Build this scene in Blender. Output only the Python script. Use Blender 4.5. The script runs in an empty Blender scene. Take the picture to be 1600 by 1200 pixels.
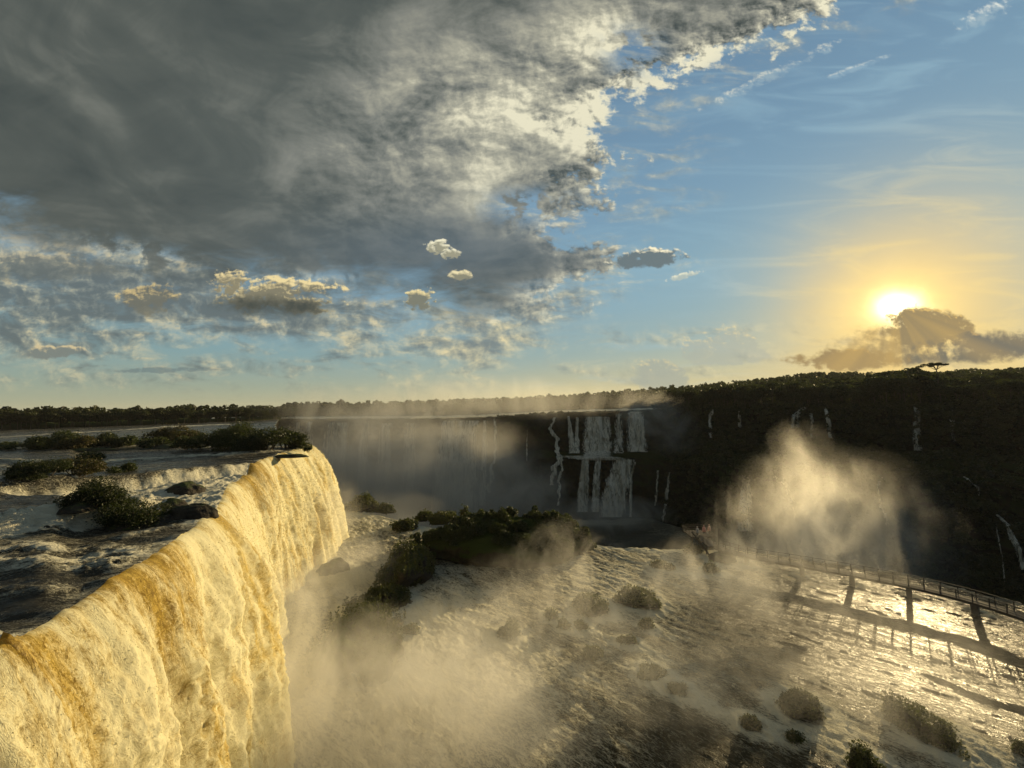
import bpy, bmesh, math, random
import numpy as np
from mathutils import Vector, Matrix
from mathutils.bvhtree import BVHTree
random.seed(7); rng = np.random.default_rng(7)
SC = bpy.context.scene; COL = SC.collection
R = math.radians
# ------------------------------------------------------------------ camera
F = 603.0                                   # focal length in photo pixels (1600 wide)
CAM = np.array([0.0, 0.0, 28.0])            # lower basin water is z=0, upper river z=20
_up = np.array([-0.0175, 1.0, -0.0514]); _up /= np.linalg.norm(_up)
_f = np.array([0, 0, -1.0]); _f = _f - _up * _f.dot(_up); _f /= np.linalg.norm(_f)
_r = np.cross(_f, _up)
M3 = np.array([_r, _f, _up])                # camera space -> world (X right, Y forward, Z up)
cam_d = bpy.data.cameras.new("camera"); cam_o = bpy.data.objects.new("camera", cam_d); COL.objects.link(cam_o)
cam_d.sensor_width = 36; cam_d.lens = 36 * F / 1600; cam_d.clip_start = 0.1; cam_d.clip_end = 9000
cam_o.matrix_world = Matrix([[*M3[0], CAM[0]], [*M3[1], CAM[1]], [*M3[2], CAM[2]], [0, 0, 0, 1]])
SC.camera = cam_o
def ray(px, py):
    d = M3 @ np.array([px - 800.0, 600.0 - py, -F]); return d / d[1]      # per metre of depth Y
def at(px, py, Y): return CAM + ray(px, py) * Y
def onz(px, py, z):
    d = ray(px, py); return CAM + d * ((z - CAM[2]) / d[2])
def uv(px, py): d = ray(px, py); return d[0], d[2]
# ------------------------------------------------------------------ render / view
SC.render.engine = 'CYCLES'
SC.view_settings.view_transform = 'Standard'; SC.view_settings.look = 'None'
SC.view_settings.exposure = 0.35; SC.view_settings.gamma = 1.0
SC.cycles.max_bounces = 5; SC.cycles.diffuse_bounces = 2; SC.cycles.glossy_bounces = 2
SC.cycles.transparent_max_bounces = 12; SC.cycles.volume_bounces = 2
SC.cycles.volume_step_rate = 1.0; SC.cycles.volume_max_steps = 256
SC.cycles.sample_clamp_indirect = 4.0; SC.cycles.caustics_reflective = False; SC.cycles.caustics_refractive = False
SC.cycles.use_denoising = True
# ------------------------------------------------------------------ sun
SUN = ray(1402, 480); SUN = SUN / np.linalg.norm(SUN)
SUN_EL = math.asin(SUN[2]); SUN_AZ = math.atan2(SUN[0], SUN[1])
ld = bpy.data.lights.new("sun", 'SUN'); ld.energy = 5.0; ld.angle = R(0.6); ld.color = (1.0, 0.77, 0.40)
lo = bpy.data.objects.new("sun", ld); COL.objects.link(lo)
lo.rotation_euler = Vector(SUN).to_track_quat('Z', 'Y').to_euler(); lo.location = (200, 200, 120)

# ------------------------------------------------------------------ node helper
class E:
    """arithmetic on shader sockets"""
    nt = None
    def __init__(s, v): s.v = v
    @staticmethod
    def m(op, *a, clamp=False):
        n = E.nt.nodes.new('ShaderNodeMath'); n.operation = op; n.use_clamp = clamp
        for i, x in enumerate(a):
            if isinstance(x, E): E.nt.links.new(x.v, n.inputs[i])
            else: n.inputs[i].default_value = float(x)
        return E(n.outputs[0])
    def __add__(s, o): return E.m('ADD', s, o)
    __radd__ = __add__
    def __sub__(s, o): return E.m('SUBTRACT', s, o)
    def __rsub__(s, o): return E.m('SUBTRACT', o, s)
    def __mul__(s, o): return E.m('MULTIPLY', s, o)
    __rmul__ = __mul__
    def __truediv__(s, o): return E.m('DIVIDE', s, o)
    def __rtruediv__(s, o): return E.m('DIVIDE', o, s)
    def __pow__(s, o): return E.m('POWER', s, o)
def emax(a, b): return E.m('MAXIMUM', a, b)
def emin(a, b): return E.m('MINIMUM', a, b)
def eabs(a): return E.m('ABSOLUTE', a)
def eexp(a): return E.m('EXPONENT', a)
def clamp01(a): return E.m('ADD', a, 0.0, clamp=True)
def sstep(x, a, b):
    n = E.nt.nodes.new('ShaderNodeMapRange'); n.interpolation_type = 'SMOOTHSTEP'
    E.nt.links.new(x.v, n.inputs['Value'])
    n.inputs['From Min'].default_value = a; n.inputs['From Max'].default_value = b
    if a > b:
        n.inputs['From Min'].default_value = b; n.inputs['From Max'].default_value = a
        n.inputs['To Min'].default_value = 1; n.inputs['To Max'].default_value = 0
    return E(n.outputs[0])
def vec(x, y, z=0.0):
    n = E.nt.nodes.new('ShaderNodeCombineXYZ')
    for i, q in enumerate((x, y, z)):
        if isinstance(q, E): E.nt.links.new(q.v, n.inputs[i])
        else: n.inputs[i].default_value = float(q)
    return E(n.outputs[0])
def sep(v):
    n = E.nt.nodes.new('ShaderNodeSeparateXYZ'); E.nt.links.new(v.v, n.inputs[0])
    return E(n.outputs[0]), E(n.outputs[1]), E(n.outputs[2])
def noise(v, scale, detail=4, rough=0.55, dist=0.0, color=False, lac=2.0, dim='3D'):
    n = E.nt.nodes.new('ShaderNodeTexNoise'); n.noise_dimensions = dim
    if v is not None: E.nt.links.new(v.v, n.inputs['Vector'])
    n.inputs['Scale'].default_value = scale; n.inputs['Detail'].default_value = detail
    n.inputs['Roughness'].default_value = rough; n.inputs['Distortion'].default_value = dist; n.inputs['Lacunarity'].default_value = lac
    return E(n.outputs['Color' if color else 'Fac'])
def vmap(v, scale=(1, 1, 1), loc=(0, 0, 0), rot=(0, 0, 0)):
    n = E.nt.nodes.new('ShaderNodeMapping'); E.nt.links.new(v.v, n.inputs[0])
    n.inputs['Scale'].default_value = scale; n.inputs['Location'].default_value = loc; n.inputs['Rotation'].default_value = rot
    return E(n.outputs[0])
def vadd(a, b, k=1.0):
    n = E.nt.nodes.new('ShaderNodeVectorMath'); n.operation = 'MULTIPLY_ADD'
    E.nt.links.new(b.v, n.inputs[0]); n.inputs[1].default_value = (k, k, k); E.nt.links.new(a.v, n.inputs[2])
    return E(n.outputs[0])
def curve(x, x0, x1, y0, y1, pts):
    """float curve through pts given in real units"""
    n = E.nt.nodes.new('ShaderNodeFloatCurve'); c = n.mapping.curves[0]
    P = [((a - x0) / (x1 - x0), (b - y0) / (y1 - y0)) for a, b in sorted(pts)]
    c.points[0].location = P[0]; c.points[1].location = P[-1]
    for p in P[1:-1]: c.points.new(*p)
    for p in c.points: p.handle_type = 'AUTO_CLAMPED'
    n.mapping.update()
    xn = (x - x0) / (x1 - x0); E.nt.links.new(clamp01(xn).v, n.inputs['Value'])
    return E(n.outputs[0]) * (y1 - y0) + y0
def cmix(f, a, b, mode='MIX'):
    n = E.nt.nodes.new('ShaderNodeMix'); n.data_type = 'RGBA'; n.blend_type = mode
    if isinstance(f, E): E.nt.links.new(f.v, n.inputs[0])
    else: n.inputs[0].default_value = f
    for i, q in ((6, a), (7, b)):
        if isinstance(q, E): E.nt.links.new(q.v, n.inputs[i])
        else: n.inputs[i].default_value = (*q[:3], 1)
    return E(n.outputs[2])
def cscale(c, f): return cmix(1.0, c, vec(f, f, f), 'MULTIPLY')
def cadd(a, b): return cmix(1.0, a, b, 'ADD')
def ramp(x, pts, interp='LINEAR'):
    n = E.nt.nodes.new('ShaderNodeValToRGB'); E.nt.links.new(x.v, n.inputs[0]); r = n.color_ramp; r.interpolation = interp
    r.elements[0].position = pts[0][0]; r.elements[0].color = (*pts[0][1], 1)
    r.elements[1].position = pts[-1][0]; r.elements[1].color = (*pts[-1][1], 1)
    for p, c in pts[1:-1]: e = r.elements.new(p); e.color = (*c, 1)
    return E(n.outputs[0])
def S(*rgb):                                  # sRGB bytes -> linear
    return tuple(((c / 255) / 12.92 if c <= 10 else ((c / 255 + .055) / 1.055) ** 2.4) for c in rgb)
# ------------------------------------------------------------------ sky
W = bpy.data.worlds.new("World"); SC.world = W; W.use_nodes = True
E.nt = W.node_tree; E.nt.nodes.clear()
tc = E.nt.nodes.new('ShaderNodeTexCoord'); D = E(tc.outputs['Generated'])
DX, DY, DZ = sep(D)
yc = emax(DY, 0.08); U = DX / yc; V = DZ / yc
zc = emax(DZ, 0.0) + 0.07
Q = vec(DX / zc, DY / zc, 0.0)
sky = E.nt.nodes.new('ShaderNodeTexSky'); sky.sky_type = 'NISHITA'; sky.sun_disc = False
sky.sun_elevation = SUN_EL; sky.sun_rotation = SUN_AZ; sky.air_density = 1.0; sky.dust_density = 0.6; sky.ozone_density = 2.5; sky.altitude = 200
NI = cscale(E(sky.outputs[0]), E.m('ADD', 0.10, 0.0))
dn = E.nt.nodes.new('ShaderNodeVectorMath'); dn.operation = 'DOT_PRODUCT'; E.nt.links.new(D.v, dn.inputs[0]); dn.inputs[1].default_value = tuple(SUN)
cosS = emin(E(dn.outputs['Value']), 0.99999)
ANG = E.m('ARCCOSINE', cosS)                 # radians from the sun
elev = E.m('ARCSINE', DZ)
# clear air: blue overhead, turquoise lower, pale straw at the horizon, warm round the sun
grad = ramp(clamp01(elev / 1.0), [(0.0, S(164, 166, 138)), (0.05, S(142, 160, 148)), (0.12, S(124, 158, 164)), (0.25, S(130, 164, 182)), (0.45, S(116, 148, 174)), (0.9, S(94, 124, 152))])
clear = cmix(0.03, grad, NI)
east = sstep(U, -1.0, 0.9)
clear = cmix(east * 0.45 * sstep(elev, 0.9, 0.1), clear, S(134, 178, 196))
lowS = eexp(emax(elev, 0.0) * -12.5) * eexp(ANG * ANG * -1.0)
clear = cmix(clamp01(lowS * 1.25), clear, S(238, 212, 142))
halo = eexp(ANG * ANG * -38.0)
clear = cmix(halo * 0.85, clear, S(246, 206, 112))
clear = cmix(eexp(ANG * ANG * -4.0) * 0.10 * sstep(elev, 0.7, 0.1), clear, S(190, 206, 184))
# noises (2D, each one shared by many clouds)
def n2(v, sc, det, rg=0.62, ds=0.3): return noise(v, sc, det, rg, ds, dim='2D')
qv = vmap(vec(U, V, 0.0), scale=(1.0, 6.0, 1.0), rot=(0, 0, R(-16)))
nV = n2(qv, 2.4, 5, 0.6, 0.7)
veil = sstep(nV, 0.42, 0.80)
clear = cmix(veil * 0.36 * sstep(ANG, 1.1, 0.3), clear, cmix(sstep(ANG, 0.36, 0.10), S(160, 194, 208), S(252, 222, 142)))
nF = n2(Q, 1.7, 7, 0.52, 0.4); nG = n2(vadd(Q, vec(0.06, 0.05, 0.0)), 1.7, 5, 0.52, 0.4)
relF = nF - nG
QU = vec(U, V * 1.35, 0.0)
nU = n2(QU, 4.0, 6, 0.6, 0.6)
nW = n2(QU, 12.0, 6, 0.58, 0.2); nX = n2(vadd(QU, vec(0.012, 0.015, 0.0)), 12.0, 4, 0.58, 0.2)
relW = nW - nX
nT = n2(QU, 42.0, 4, 0.6, 0.2); nS = n2(vadd(QU, vec(0.004, 0.006, 0.0)), 42.0, 3, 0.6, 0.2); relT = nT - nS
vB = vec(U * 1.0 + V * 0.5, V * 3.0, 0.0)
nP = n2(vB, 7.0, 7, 0.62, 0.4)
def vv(y): return uv(800, y)[1]
def blob(px, py, rx, ry, soft=1.0, rot=0):
    a, b = uv(px, py)
    du, dv = (U - a), (V - b)
    if rot:
        c, s = math.cos(R(rot)), math.sin(R(rot)); du, dv = du * c + dv * s, dv * c - du * s
    r2 = (du / (rx / F)) ** 2.0 + (dv / (ry / F)) ** 2.0
    return eexp(r2 * (-1.0 / soft))
# ---- broken layer of small clouds low on the left, behind the great cloud
edge = curve(V, vv(640), vv(-60), -1.6, 1.3, [(vv(y), (x - 800) / F) for y, x in
      [(640, 0), (600, 120), (560, 350), (520, 640), (480, 880), (445, 915), (405, 1000), (360, 900), (320, 1000), (280, 985), (240, 1030), (200, 975), (160, 1030), (130, 1100), (90, 1190), (40, 1310), (0, 1400), (-60, 1520)]])
lowb = curve(U, -1.5, 0.9, vv(640), vv(200), [((x - 800) / F, vv(y)) for x, y in
      [(-100, 330), (0, 345), (120, 385), (260, 420), (420, 440), (560, 450), (700, 470), (800, 500), (900, 500), (1000, 500), (1300, 500)]])
bt = blob(80, 440, 360, 70) * 0.34 + blob(480, 500, 230, 40, 1, -6) * 0.24 + blob(820, 500, 130, 45, 1, 30) * 0.26 + blob(700, 545, 150, 16, 1, 5) * 0.10 + blob(60, 530, 200, 40) * 0.16 + blob(200, 590, 300, 16) * 0.08 \
    + blob(1150, 515, 160, 16, 1, 4) * 0.12
sB = nP * 0.80 + nW * 0.20 + bt * 1.15
mB = sstep(sB, 0.45, 0.86) * sstep(DZ, 0.01, 0.07) * clamp01(sstep(edge + 0.30 - U, 0.0, 0.25) + sstep(V, vv(500), vv(530)))
lumB = clamp01(0.40 + relW * 2.8 + relT * 0.5 + (0.74 - sB) * 1.3 + (nU - 0.5) * 1.4)
colB = ramp(lumB, [(0.0, S(96, 104, 104)), (0.35, S(120, 126, 120)), (0.62, S(156, 156, 138)), (1.0, S(218, 202, 158))])
colB = cmix(sstep(U, -0.7, 0.2) * 0.5, colB, cmix(lumB, S(150, 162, 160), S(250, 234, 180)))
out = cmix(mB * 0.88, clear, colB)
# ---- the great grey cloud: right edge as a curve over height
sdR = edge - U + 0.04 + (nF - 0.5) * 0.50 + (nW - 0.5) * 0.40 + (nT - 0.5) * 0.16 + (nU - 0.5) * 0.22
sdL = (V - lowb) * 1.3 + (nU - 0.5) * 0.30 + (nP - 0.5) * 0.16
mA = sstep(sdR, 0.0, 0.09) * sstep(sdL, -0.10, 0.12)
gap = blob(990, 80, 40, 34) * 0.9 + blob(1010, 190, 36, 18, 1, -40) * 0.6 + blob(215, 400, 80, 18, 1, -12) * 0.9 + blob(830, 322, 60, 24) * 0.9 + blob(1120, 120, 90, 18, 1, 32) * 0.6 + blob(470, 435, 90, 10) * 0.7
mA = mA * (1.0 - clamp01(gap * sstep(nW, 0.40, 0.56) * 1.6))
thin = sstep(sdR, 0.34, 0.0)
brt = blob(690, 200, 200, 170) * 0.58 + blob(930, 90, 230, 130, 1, 25) * 0.72 + blob(560, 290, 120, 90) * 0.18 + blob(900, 240, 130, 120) * 0.30 \
    + blob(60, 400, 220, 36, 1, -10) * 0.30 + blob(1200, 60, 190, 60, 1, 32) * 0.95 + blob(1030, 60, 130, 90) * 0.35 + blob(880, 470, 110, 60) * 0.35
drk = blob(700, 215, 50, 45) * 0.16 + blob(900, 275, 90, 40) * 0.22 + blob(1150, 40, 110, 20, 1, 28) * 0.40 + blob(800, 100, 50, 110, 1, -10) * 0.12
lum = 0.17 + brt * 0.66 + thin * 0.40 - drk + (nF - 0.5) * (0.25 + brt * 0.7) + relF * (0.4 + brt * 1.1 + thin * 1.6) + relW * (brt * 1.1 + thin * 2.0) + relT * (brt * 0.3 + thin * 0.7) + (nU - 0.5) * (0.30 + brt * 1.3)
lum = clamp01(lum)
colA = ramp(lum, [(0.0, S(66, 74, 73)), (0.2, S(86, 92, 88)), (0.45, S(128, 130, 122)), (0.7, S(172, 170, 152)), (1.0, S(236, 230, 200))])
colA = cmix(clamp01(blob(700, 390, 260, 60) * 0.55), colA, S(88, 104, 116))
colA = cmix(clamp01(blob(760, 360, 500, 300) * 0.10), colA, S(120, 140, 150))
out = cmix(mA, out, colA)
# ---- single clouds
def cloud(px, py, rx, ry, dark, light, rot=0, amp=0.9, top=0.75, alpha=1.0, base=None, soft=0.3, big=0.5):
    global out
    a, b = uv(px, py)
    du, dv = U - a, V - b
    if rot:
        c, s = math.cos(R(rot)), math.sin(R(rot)); du, dv = du * c + dv * s, dv * c - du * s
    du = du / (rx / F); dv = dv / (ry / F)
    n = ((nW - 0.5) * (1.0 - big) * 2.4 + (nU - 0.5) * big * 3.4 + (nT - 0.5) * 1.4 + relW * 1.5) if rx > 40 else ((nT - 0.5) * 2.6 + (nW - 0.5) * 1.0)
    dd = du * du + dv * dv
    if base is not None: dd = dd + emax(base - dv, 0.0) ** 2.0 * 6.0        # flat underside
    f = 1.0 - dd + n * amp
    m = sstep(f, 0.0, soft * 2)
    l = clamp01(0.5 + (dv - top) * 0.9 + relW * (3.5 if rx > 40 else 1.0) + relT * 3.0 + (0.30 - f) * 0.7)
    out = cmix(m * alpha, out, cmix(l, dark, light)); return m
cloud(440, 462, 98, 30, S(130, 126, 106), S(236, 216, 160), amp=1.2, top=0.3, rot=-4, big=0.1, soft=0.3)
cloud(360, 440, 34, 20, S(140, 134, 110), S(232, 212, 158), amp=1.3, top=0.2, big=0.1, soft=0.3)
cloud(428, 478, 112, 22, S(70, 76, 72), S(110, 112, 100), amp=0.5, top=1.2, rot=-3, big=0.4, soft=0.6)
cloud(232, 466, 50, 26, S(112, 112, 100), S(214, 190, 132), amp=1.1, top=0.5, alpha=.85)
cloud(60, 420, 110, 22, S(100, 106, 102), S(186, 176, 146), amp=1.2, top=0.8, alpha=.5)
cloud(684, 385, 20, 12, S(156, 154, 132), S(240, 234, 202), amp=1.3, top=0.0, big=.1)
cloud(706, 397, 16, 11, S(156, 154, 132), S(240, 234, 202), amp=1.3, top=0.3, big=.1)
cloud(655, 466, 24, 19, S(124, 126, 112), S(236, 218, 162), amp=1.3, top=0.2, big=.1)
cloud(720, 430, 20, 11, S(140, 138, 118), S(236, 222, 176), amp=0.9, top=0.0, big=.2)
cloud(86, 550, 58, 11, S(122, 130, 124), S(206, 190, 150), amp=1.2, top=0.4)
cloud(250, 578, 80, 5, S(104, 122, 124), S(170, 168, 146), amp=1.3, top=0.9, alpha=.7)
cloud(1010, 404, 66, 17, S(108, 122, 126), S(250, 240, 205), amp=1.1, top=0.8, rot=4)
cloud(1068, 431, 28, 6, S(180, 190, 180), S(240, 236, 206), amp=1.3, top=0.0, rot=14, alpha=.8)
cloud(1545, 18, 66, 15, S(160, 182, 192), S(236, 238, 226), amp=1.9, top=0.0, rot=28, alpha=.8, soft=.9)
cloud(1345, 104, 60, 6, S(150, 178, 194), S(232, 234, 220), amp=1.6, top=0.0, rot=20, alpha=.6, soft=.9)
cloud(1220, 110, 130, 10, S(150, 174, 186), S(232, 230, 210), amp=1.8, top=0.0, rot=26, alpha=.7, soft=.8)
cloud(1030, 590, 50, 34, S(164, 170, 158), S(224, 208, 160), amp=0.7, top=1.1, alpha=.75, base=-0.5)
cloud(1130, 550, 78, 34, S(170, 176, 164), S(246, 222, 160), amp=0.9, top=1.0, alpha=.6, base=-0.4)
# sun glow, then the bank that half hides it
sunA, sunB = uv(1402, 480)
out = cadd(out, cscale(vec(1.0, 0.60, 0.14), eexp(ANG * -11.0) * 0.42))
sq = ((U - sunA) ** 2.0 + ((V - sunB) * 1.5) ** 2.0) * (1.0 + (nU - 0.5) * 1.2)
out = cadd(out, cscale(vec(1.0, 0.90, 0.55), eexp(sq * -420.0) * 4.0))
out = cadd(out, cscale(vec(1.0, 0.78, 0.30), eexp(sq * -60.0) * 0.30))
cloud(1390, 548, 108, 44, S(160, 142, 106), S(240, 200, 120), amp=0.6, top=1.7, base=-0.45, soft=0.5)
cloud(1450, 516, 74, 40, S(156, 138, 102), S(255, 212, 124), amp=0.7, top=1.3, base=-1.2, soft=0.25)
cloud(1560, 538, 150, 24, S(112, 112, 104), S(206, 174, 116), amp=0.8, top=1.5, rot=2, soft=.5)
cloud(1480, 560, 120, 13, S(116, 114, 102), S(206, 170, 110), amp=0.7, top=1.8, soft=.5)
cloud(1330, 562, 110, 20, S(160, 138, 98), S(232, 190, 110), amp=0.7, top=1.6)
rays = n2(vec(E.m('ARCTAN2', V - sunB, U - sunA), 0.0, 0.0), 2.6, 2, 0.5)
out = cmix(clamp01(eexp(ANG * -5.0) * sstep(rays, 0.3, 0.7) * sstep(sunB - V, -0.03, 0.12) * 0.40), out, S(255, 208, 110))
# behind the camera, the same overcast; below the horizon, dim ground tone
out = cmix(sstep(DY, 0.10, -0.15), out, S(92, 104, 110))
out = cmix(sstep(DZ, -0.05, -0.12), out, S(60, 58, 44))
bg = E.nt.nodes.new('ShaderNodeBackground'); bg.inputs['Strength'].default_value = 1.0
E.nt.links.new(out.v, bg.inputs['Color'])
wo = E.nt.nodes.new('ShaderNodeOutputWorld'); E.nt.links.new(bg.outputs[0], wo.inputs['Surface'])
bg.inputs['Strength'].default_value = 0.80
W.cycles.sampling_method = 'MANUAL'; W.cycles.sample_map_resolution = 256
# ------------------------------------------------------------------ numpy noise
_P = np.random.default_rng(11).permutation(256); _P = np.concatenate([_P, _P, _P]).astype(np.int32)
_G = np.random.default_rng(12).normal(size=(256, 3)); _G /= np.linalg.norm(_G, axis=1)[:, None]; _G = _G.astype(np.float32)
def gn(x, y, z=0.0):
    x, y, z = np.broadcast_arrays(np.asarray(x, np.float32), np.asarray(y, np.float32), np.asarray(z, np.float32))
    xi, yi, zi = np.floor(x).astype(np.int32), np.floor(y).astype(np.int32), np.floor(z).astype(np.int32)
    fx, fy, fz = x - xi, y - yi, z - zi
    u, v, w = fx * fx * (3 - 2 * fx), fy * fy * (3 - 2 * fy), fz * fz * (3 - 2 * fz)
    out = 0
    for dx in (0, 1):
        for dy in (0, 1):
            for dz in (0, 1):
                g = _G[_P[_P[_P[(xi + dx) & 255] + ((yi + dy) & 255)] + ((zi + dz) & 255)]]
                d = g[..., 0] * (fx - dx) + g[..., 1] * (fy - dy) + g[..., 2] * (fz - dz)
                out = out + d * (u if dx else 1 - u) * (v if dy else 1 - v) * (w if dz else 1 - w)
    return out * 1.6
def fbm(x, y, z=0.0, o=4, g=0.5, l=2.0):
    a, s, n = 1.0, 0, 0
    for i in range(o):
        s = s + a * gn(x, y, np.asarray(z) + i * 7.3); n += a; a *= g; x = x * l; y = y * l; z = np.asarray(z) * l
    return s / n
def puff(x, y, z=0.0, o=3, g=0.5):
    a, s, n = 1.0, 0, 0
    for i in range(o):
        s = s + a * (1 - 2.2 * np.abs(gn(x, y, np.asarray(z) + i * 5.1))); n += a; a *= g; x = x * 2.1; y = y * 2.1; z = np.asarray(z) * 2.1
    return s / n
def sm(x, a, b):
    t = np.clip((np.asarray(x, float) - a) / (b - a), 0, 1); return t * t * (3 - 2 * t)
def interp(x, pts): 
    pts = sorted(pts); return np.interp(x, [p[0] for p in pts], [p[1] for p in pts])
def sinterp(x, pts, k=2.0, n=9):
    """smoothed piecewise-linear interpolation"""
    return sum(interp(np.asarray(x) + o, pts) for o in np.linspace(-k, k, n)) / n
# ------------------------------------------------------------------ object helpers
def tag(o, label=None, cat=None, group=None, kind=None):
    if label: o['label'] = label
    if cat: o['category'] = cat
    if group: o['group'] = group
    if kind: o['kind'] = kind
    return o
def meshobj(name, verts, faces, mat, parent=None, smooth=True, attrs=None, link=True):
    me = bpy.data.meshes.new(name)
    verts = np.asarray(verts, np.float32)
    if isinstance(faces, np.ndarray):
        k = faces.shape[1]; me.vertices.add(len(verts)); me.vertices.foreach_set('co', verts.ravel())
        me.loops.add(faces.size); me.loops.foreach_set('vertex_index', faces.ravel().astype(np.int32))
        me.polygons.add(len(faces)); me.polygons.foreach_set('loop_start', (np.arange(len(faces)) * k).astype(np.int32))
        me.update(calc_edges=True)
    else:
        me.from_pydata([tuple(v) for v in verts], [], faces)
    if smooth: me.polygons.foreach_set('use_smooth', np.ones(len(me.polygons), bool))
    for nm, a in (attrs or {}).items():
        at_ = me.attributes.new(nm, 'FLOAT', 'POINT'); at_.data.foreach_set('value', np.asarray(a, np.float32).ravel())
    if mat: me.materials.append(mat)
    o = bpy.data.objects.new(name, me)
    if link: COL.objects.link(o)
    if parent: o.parent = parent
    return o
def gridfaces(nr, nc, flip=False):
    i = np.arange(nr - 1)[:, None] * nc + np.arange(nc - 1)[None, :]
    f = np.stack([i, i + 1, i + nc + 1, i + nc], -1).reshape(-1, 4)
    return f[:, ::-1].copy() if flip else f
def sheet(name, X, Y, Z, mat, attrs=None, flip=False, parent=None):
    nr, nc = X.shape
    return meshobj(name, np.stack([X, Y, Z], -1).reshape(-1, 3), gridfaces(nr, nc, flip), mat, attrs=attrs, parent=parent)
def empty(name, loc=(0, 0, 0), rz=0.0):
    o = bpy.data.objects.new(name, None); COL.objects.link(o); o.location = loc; o.rotation_euler = (0, 0, rz); o.empty_display_size = 0.3
    return o
# ------------------------------------------------------------------ materials
def newmat(name):
    m = bpy.data.materials.new(name); m.use_nodes = True; E.nt = m.node_tree; E.nt.nodes.clear()
    m.cycles.volume_sampling = 'DISTANCE'
    return m
def attr(n):
    a = E.nt.nodes.new('ShaderNodeAttribute'); a.attribute_name = n; return E(a.outputs['Fac'])
def pos():
    g = E.nt.nodes.new('ShaderNodeNewGeometry'); return E(g.outputs['Position'])
def bump(h, strength, dist, normal=None):
    n = E.nt.nodes.new('ShaderNodeBump'); n.inputs['Strength'].default_value = strength; n.inputs['Distance'].default_value = dist
    E.nt.links.new(h.v, n.inputs['Height'])
    if normal: E.nt.links.new(normal.v, n.inputs['Normal'])
    return E(n.outputs[0])
def principled(color, rough=0.6, normal=None, spec=0.5, ior=None, metallic=0.0, sss=None):
    n = E.nt.nodes.new('ShaderNodeBsdfPrincipled')
    for k, v in (('Base Color', color), ('Roughness', rough), ('Specular IOR Level', spec), ('Metallic', metallic)):
        if isinstance(v, E): E.nt.links.new(v.v, n.inputs[k])
        elif isinstance(v, tuple): n.inputs[k].default_value = (*v, 1)
        else: n.inputs[k].default_value = v
    if ior: n.inputs['IOR'].default_value = ior
    if normal: E.nt.links.new(normal.v, n.inputs['Normal'])
    return E(n.outputs[0])
def trans(color, normal=None):
    n = E.nt.nodes.new('ShaderNodeBsdfTranslucent')
    if isinstance(color, E): E.nt.links.new(color.v, n.inputs[0])
    else: n.inputs[0].default_value = (*color, 1)
    return E(n.outputs[0])
def smix(f, a, b):
    n = E.nt.nodes.new('ShaderNodeMixShader')
    if isinstance(f, E): E.nt.links.new(f.v, n.inputs[0])
    else: n.inputs[0].default_value = f
    E.nt.links.new(a.v, n.inputs[1]); E.nt.links.new(b.v, n.inputs[2]); return E(n.outputs[0])
def surf(s):
    o = E.nt.nodes.new('ShaderNodeOutputMaterial'); E.nt.links.new(s.v, o.inputs['Surface'])
def volu(s):
    o = E.nt.nodes.new('ShaderNodeOutputMaterial'); E.nt.links.new(s.v, o.inputs['Volume'])

# falling water close by: creamy foam over clear amber river water
M_FALL = newmat("falling_water"); p = pos()
am = attr("amber"); sa = attr("along"); aa = attr("arc"); cv = attr("crest")
wv = noise(vec(sa * 0.5, aa * 0.12), 1.0, 2, dim='2D')
f1 = noise(vec(sa * 1.5 + wv * 2.0, aa * 0.20), 1.0, 5, 0.66, 0.4, dim='2D'); f2 = noise(vec(sa * 4.5 + wv * 3.0, aa * 1.15), 1.0, 5, 0.72, 0.9, dim='2D')
f4 = noise(vec(sa * 13.0 + wv * 5.0, aa * 5.5), 1.0, 4, 0.72, 1.2, dim='2D'); f3 = noise(p, 30.0, 3, 0.7, 0.5)
f0 = noise(vec(sa * 0.45 + wv, aa * 0.07), 1.0, 3, 0.55, 0.5, dim='2D')
foamf = sstep(f0 * 0.22 + f1 * 0.38 + f2 * 0.30 + f4 * 0.28 + f3 * 0.08 - 0.07 + cv * 0.12 - am * 0.40 + 0.05, 0.38, 0.66)  # crest term paints relief shading into the colour: amber hollows, creamier crests
colw = cmix(sstep(f4 * 0.6 + f2 * 0.4, 0.36, 0.64), (0.20, 0.12, 0.010), (0.72, 0.50, 0.10))
colf = cmix(sstep(f0 * 0.45 + f1 * 0.35 + f4 * 0.30 - 0.05 + cv * 0.15, 0.38, 0.60), (0.80, 0.60, 0.16), (0.95, 0.88, 0.56))
nb = bump(f2 * 0.9 + f4 * 0.55 + f3 * 0.15 + f1 * 0.4, 0.6, 0.18)
s1 = principled(cmix(foamf, colw, colf), E.m('MULTIPLY_ADD', foamf, 0.35, 0.4), nb, 0.3)
surf(smix(0.34, s1, trans(cmix(foamf, (0.70, 0.46, 0.06), (0.95, 0.84, 0.50)))))
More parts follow.
